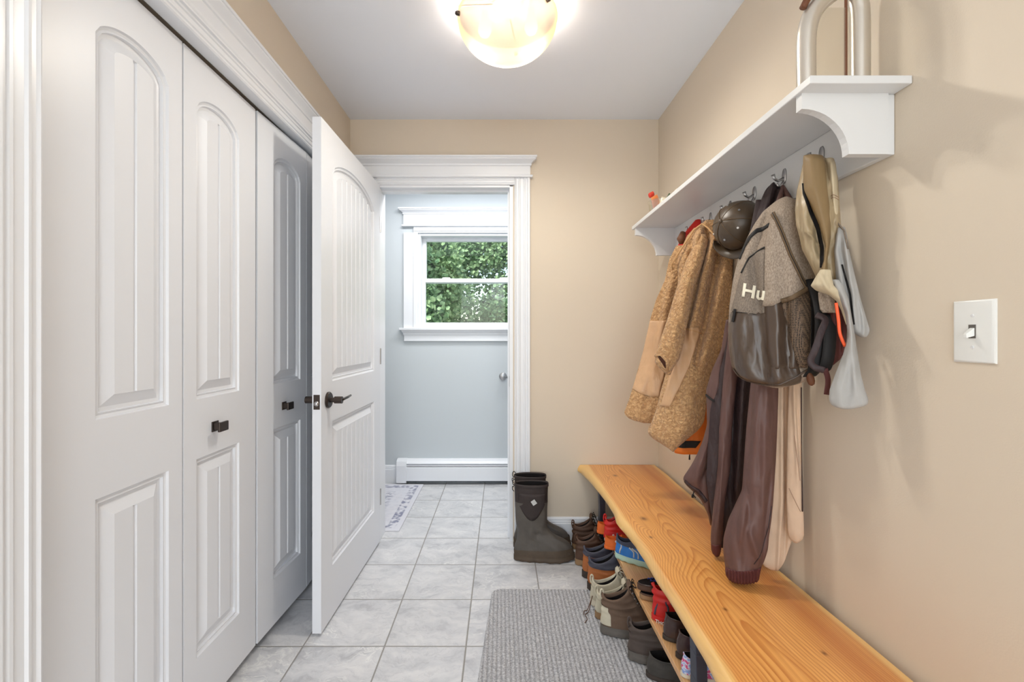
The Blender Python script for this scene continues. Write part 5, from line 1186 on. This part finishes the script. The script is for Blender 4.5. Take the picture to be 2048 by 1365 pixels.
# shelf row
G = 'shoes on the bench shelf'; Z = .2
S('child_boot', 'small red child ankle boot with open top on the far shelf end', (.492, 2.165, Z), -.05, .17, .034, .115, 'shoe_red', 'shoe_red', 'sole_cream', .016, 'lace_black', style='boot', cat='boot', group=G, toecap=None, tab='shoe_red', tongue=False)
for yy, lb in ((2.255, 'orange foam child clog at the far end of the shelf, behind the red boot'), (2.092, 'orange foam child clog squeezed between the red boot and the blue sneaker')):
    q = S('child_clog', lb, (.475, yy, Z), -.05, .15, .030, .062, 'orange_foam', None, 'orange_foam', .014, None, style='clog', group=G, lugs=False, lining='orange_foam')
    for sg in (-1, 1): MB().tube([(.045, sg*.031, .045), (.045, sg*.034, .045)], .005, 10).build('rivet', 'lace_white', q)
q = S('sneaker', 'bright blue and grey running shoe with green-white sole on the shelf', (.505, 2.005, Z), -.52, .25, .042, .105, 'shoe_blue', 'shoe_navy', 'sole_teal', .026, 'lace_white', group=G, stripe=('shoe_grey', (.70, .74, .78, .82, .91)))
q = S('slide_sandal', 'dark brown slide sandal with blue print, on top of its pair', (.512, 1.700, Z+.030), -.03, .26, .045, .040, 'loafer', None, 'shoe_darkbrown', .020, None, style='slide', group=G, lugs=False, tongue=False)
def slide_top(q, pr=True):
    m = MB(); rr = []
    for i in range(7):
        x = .13+.10*i/6; rr.append([(x, .047*math.cos(a)*(1-.02*i), .024+.042*math.sin(a)*(1-.06*i)) for a in [PI*k/16 for k in range(17)]]+[(x, .044*math.cos(a)*(1-.02*i), .024+.038*math.sin(a)*(1-.06*i)) for a in [PI*k/16 for k in range(16, -1, -1)]])
    m.loft(rr).build('strap', 'shoe_hike', q, smooth=True)
    if pr:
        p = MB()
        for i, (x, y) in enumerate(((.040, .010), (.052, .012), (.064, .008), (.076, .011), (.045, -.004), (.057, -.006), (.069, -.003))):
            p.tube([(x-.004, y-.006, .0345), (x, y+.004, .0345), (x+.004, y-.005, .0345)], .0011, 5)
        p.build('blue_print', 'logo_blue', q)
q2 = S('slide_sandal', 'dark brown slide sandal lying under its pair on the shelf', (.518, 1.690, Z), .0, .26, .045, .040, 'shoe_darkbrown', None, 'sole_tan', .018, None, style='slide', group=G, lugs=False, tongue=False)
slide_top(q)
q = S('high_top_shoe', 'red quilted shoe with navy stripes standing upright on the shelf', (.520, 1.565, Z), -.10, .22, .038, .125, 'shoe_red', 'shoe_red', 'shoe_red', .020, None, style='boot', group=G, stripe=('shoe_navy', (.95, .87, .80, .74)), tongue=False)
fc = bpy.data.curves.new('t', 'FONT'); fc.body = 'THO'; fc.size = .016; fc.extrude = .0006; fc.align_x = 'CENTER'; to = bpy.data.objects.new('t', fc); COL.objects.link(to)
me = bpy.data.meshes.new_from_object(to.evaluated_get(bpy.context.evaluated_depsgraph_get())); bpy.data.objects.remove(to); me.materials.append(M['lace_white'])
to = bpy.data.objects.new('lettering', me); COL.objects.link(to); to.parent = q; to.rotation_euler = (PI/2, 0, -.55); to.location = (.018, -.0335, .004)
S('loafer', 'glossy dark brown leather loafer on the shelf, farther of the pair', (.523, 1.464, Z), -.08, .25, .041, .086, 'loafer', None, 'sole_dark', .014, None, style='clog', group=G, lugs=False)
S('loafer', 'glossy dark brown leather loafer on the shelf beside the steel leg', (.532, 1.378, Z), -.06, .25, .040, .086, 'loafer', None, 'sole_dark', .014, None, style='clog', group=G, lugs=False)
S('slipper', 'blue slipper with pink floral pattern on the shelf in front of the steel leg', (.516, 1.302, Z), -.06, .21, .033, .070, 'floral', None, 'sole_cream', .012, None, style='clog', group=G, lugs=False)
m = MB(); rr = []
for i in range(9):
    t = i/8; k = 1-.25*t**2; rr.append([(.70+.145*k*math.copysign(abs(math.cos(a))**.6, math.cos(a))+.006*math.sin(5*a), 1.10+.085*k*math.copysign(abs(math.sin(a))**.6, math.sin(a)), .2005+.165*t) for a in [2*PI*j/32 for j in range(32)]])
bag = empty('tote_bag', (.70, 1.10, .2), label='dark maroon fabric bag on the shelf behind the steel leg', cat='bag')
mm = m; mm.v = [(x-.70, y-1.10, z-.2) for x, y, z in mm.v]; mm.build('bag_body', 'maroon', bag, sub=1, smooth=True)
MB().tube([(-.10, -.087, .12), (-.115, -.097, .05), (-.07, -.10, .02), (-.03, -.097, .06), (-.05, -.087, .13)], .006, 8).build('strap', 'shoe_red', bag, smooth=True)
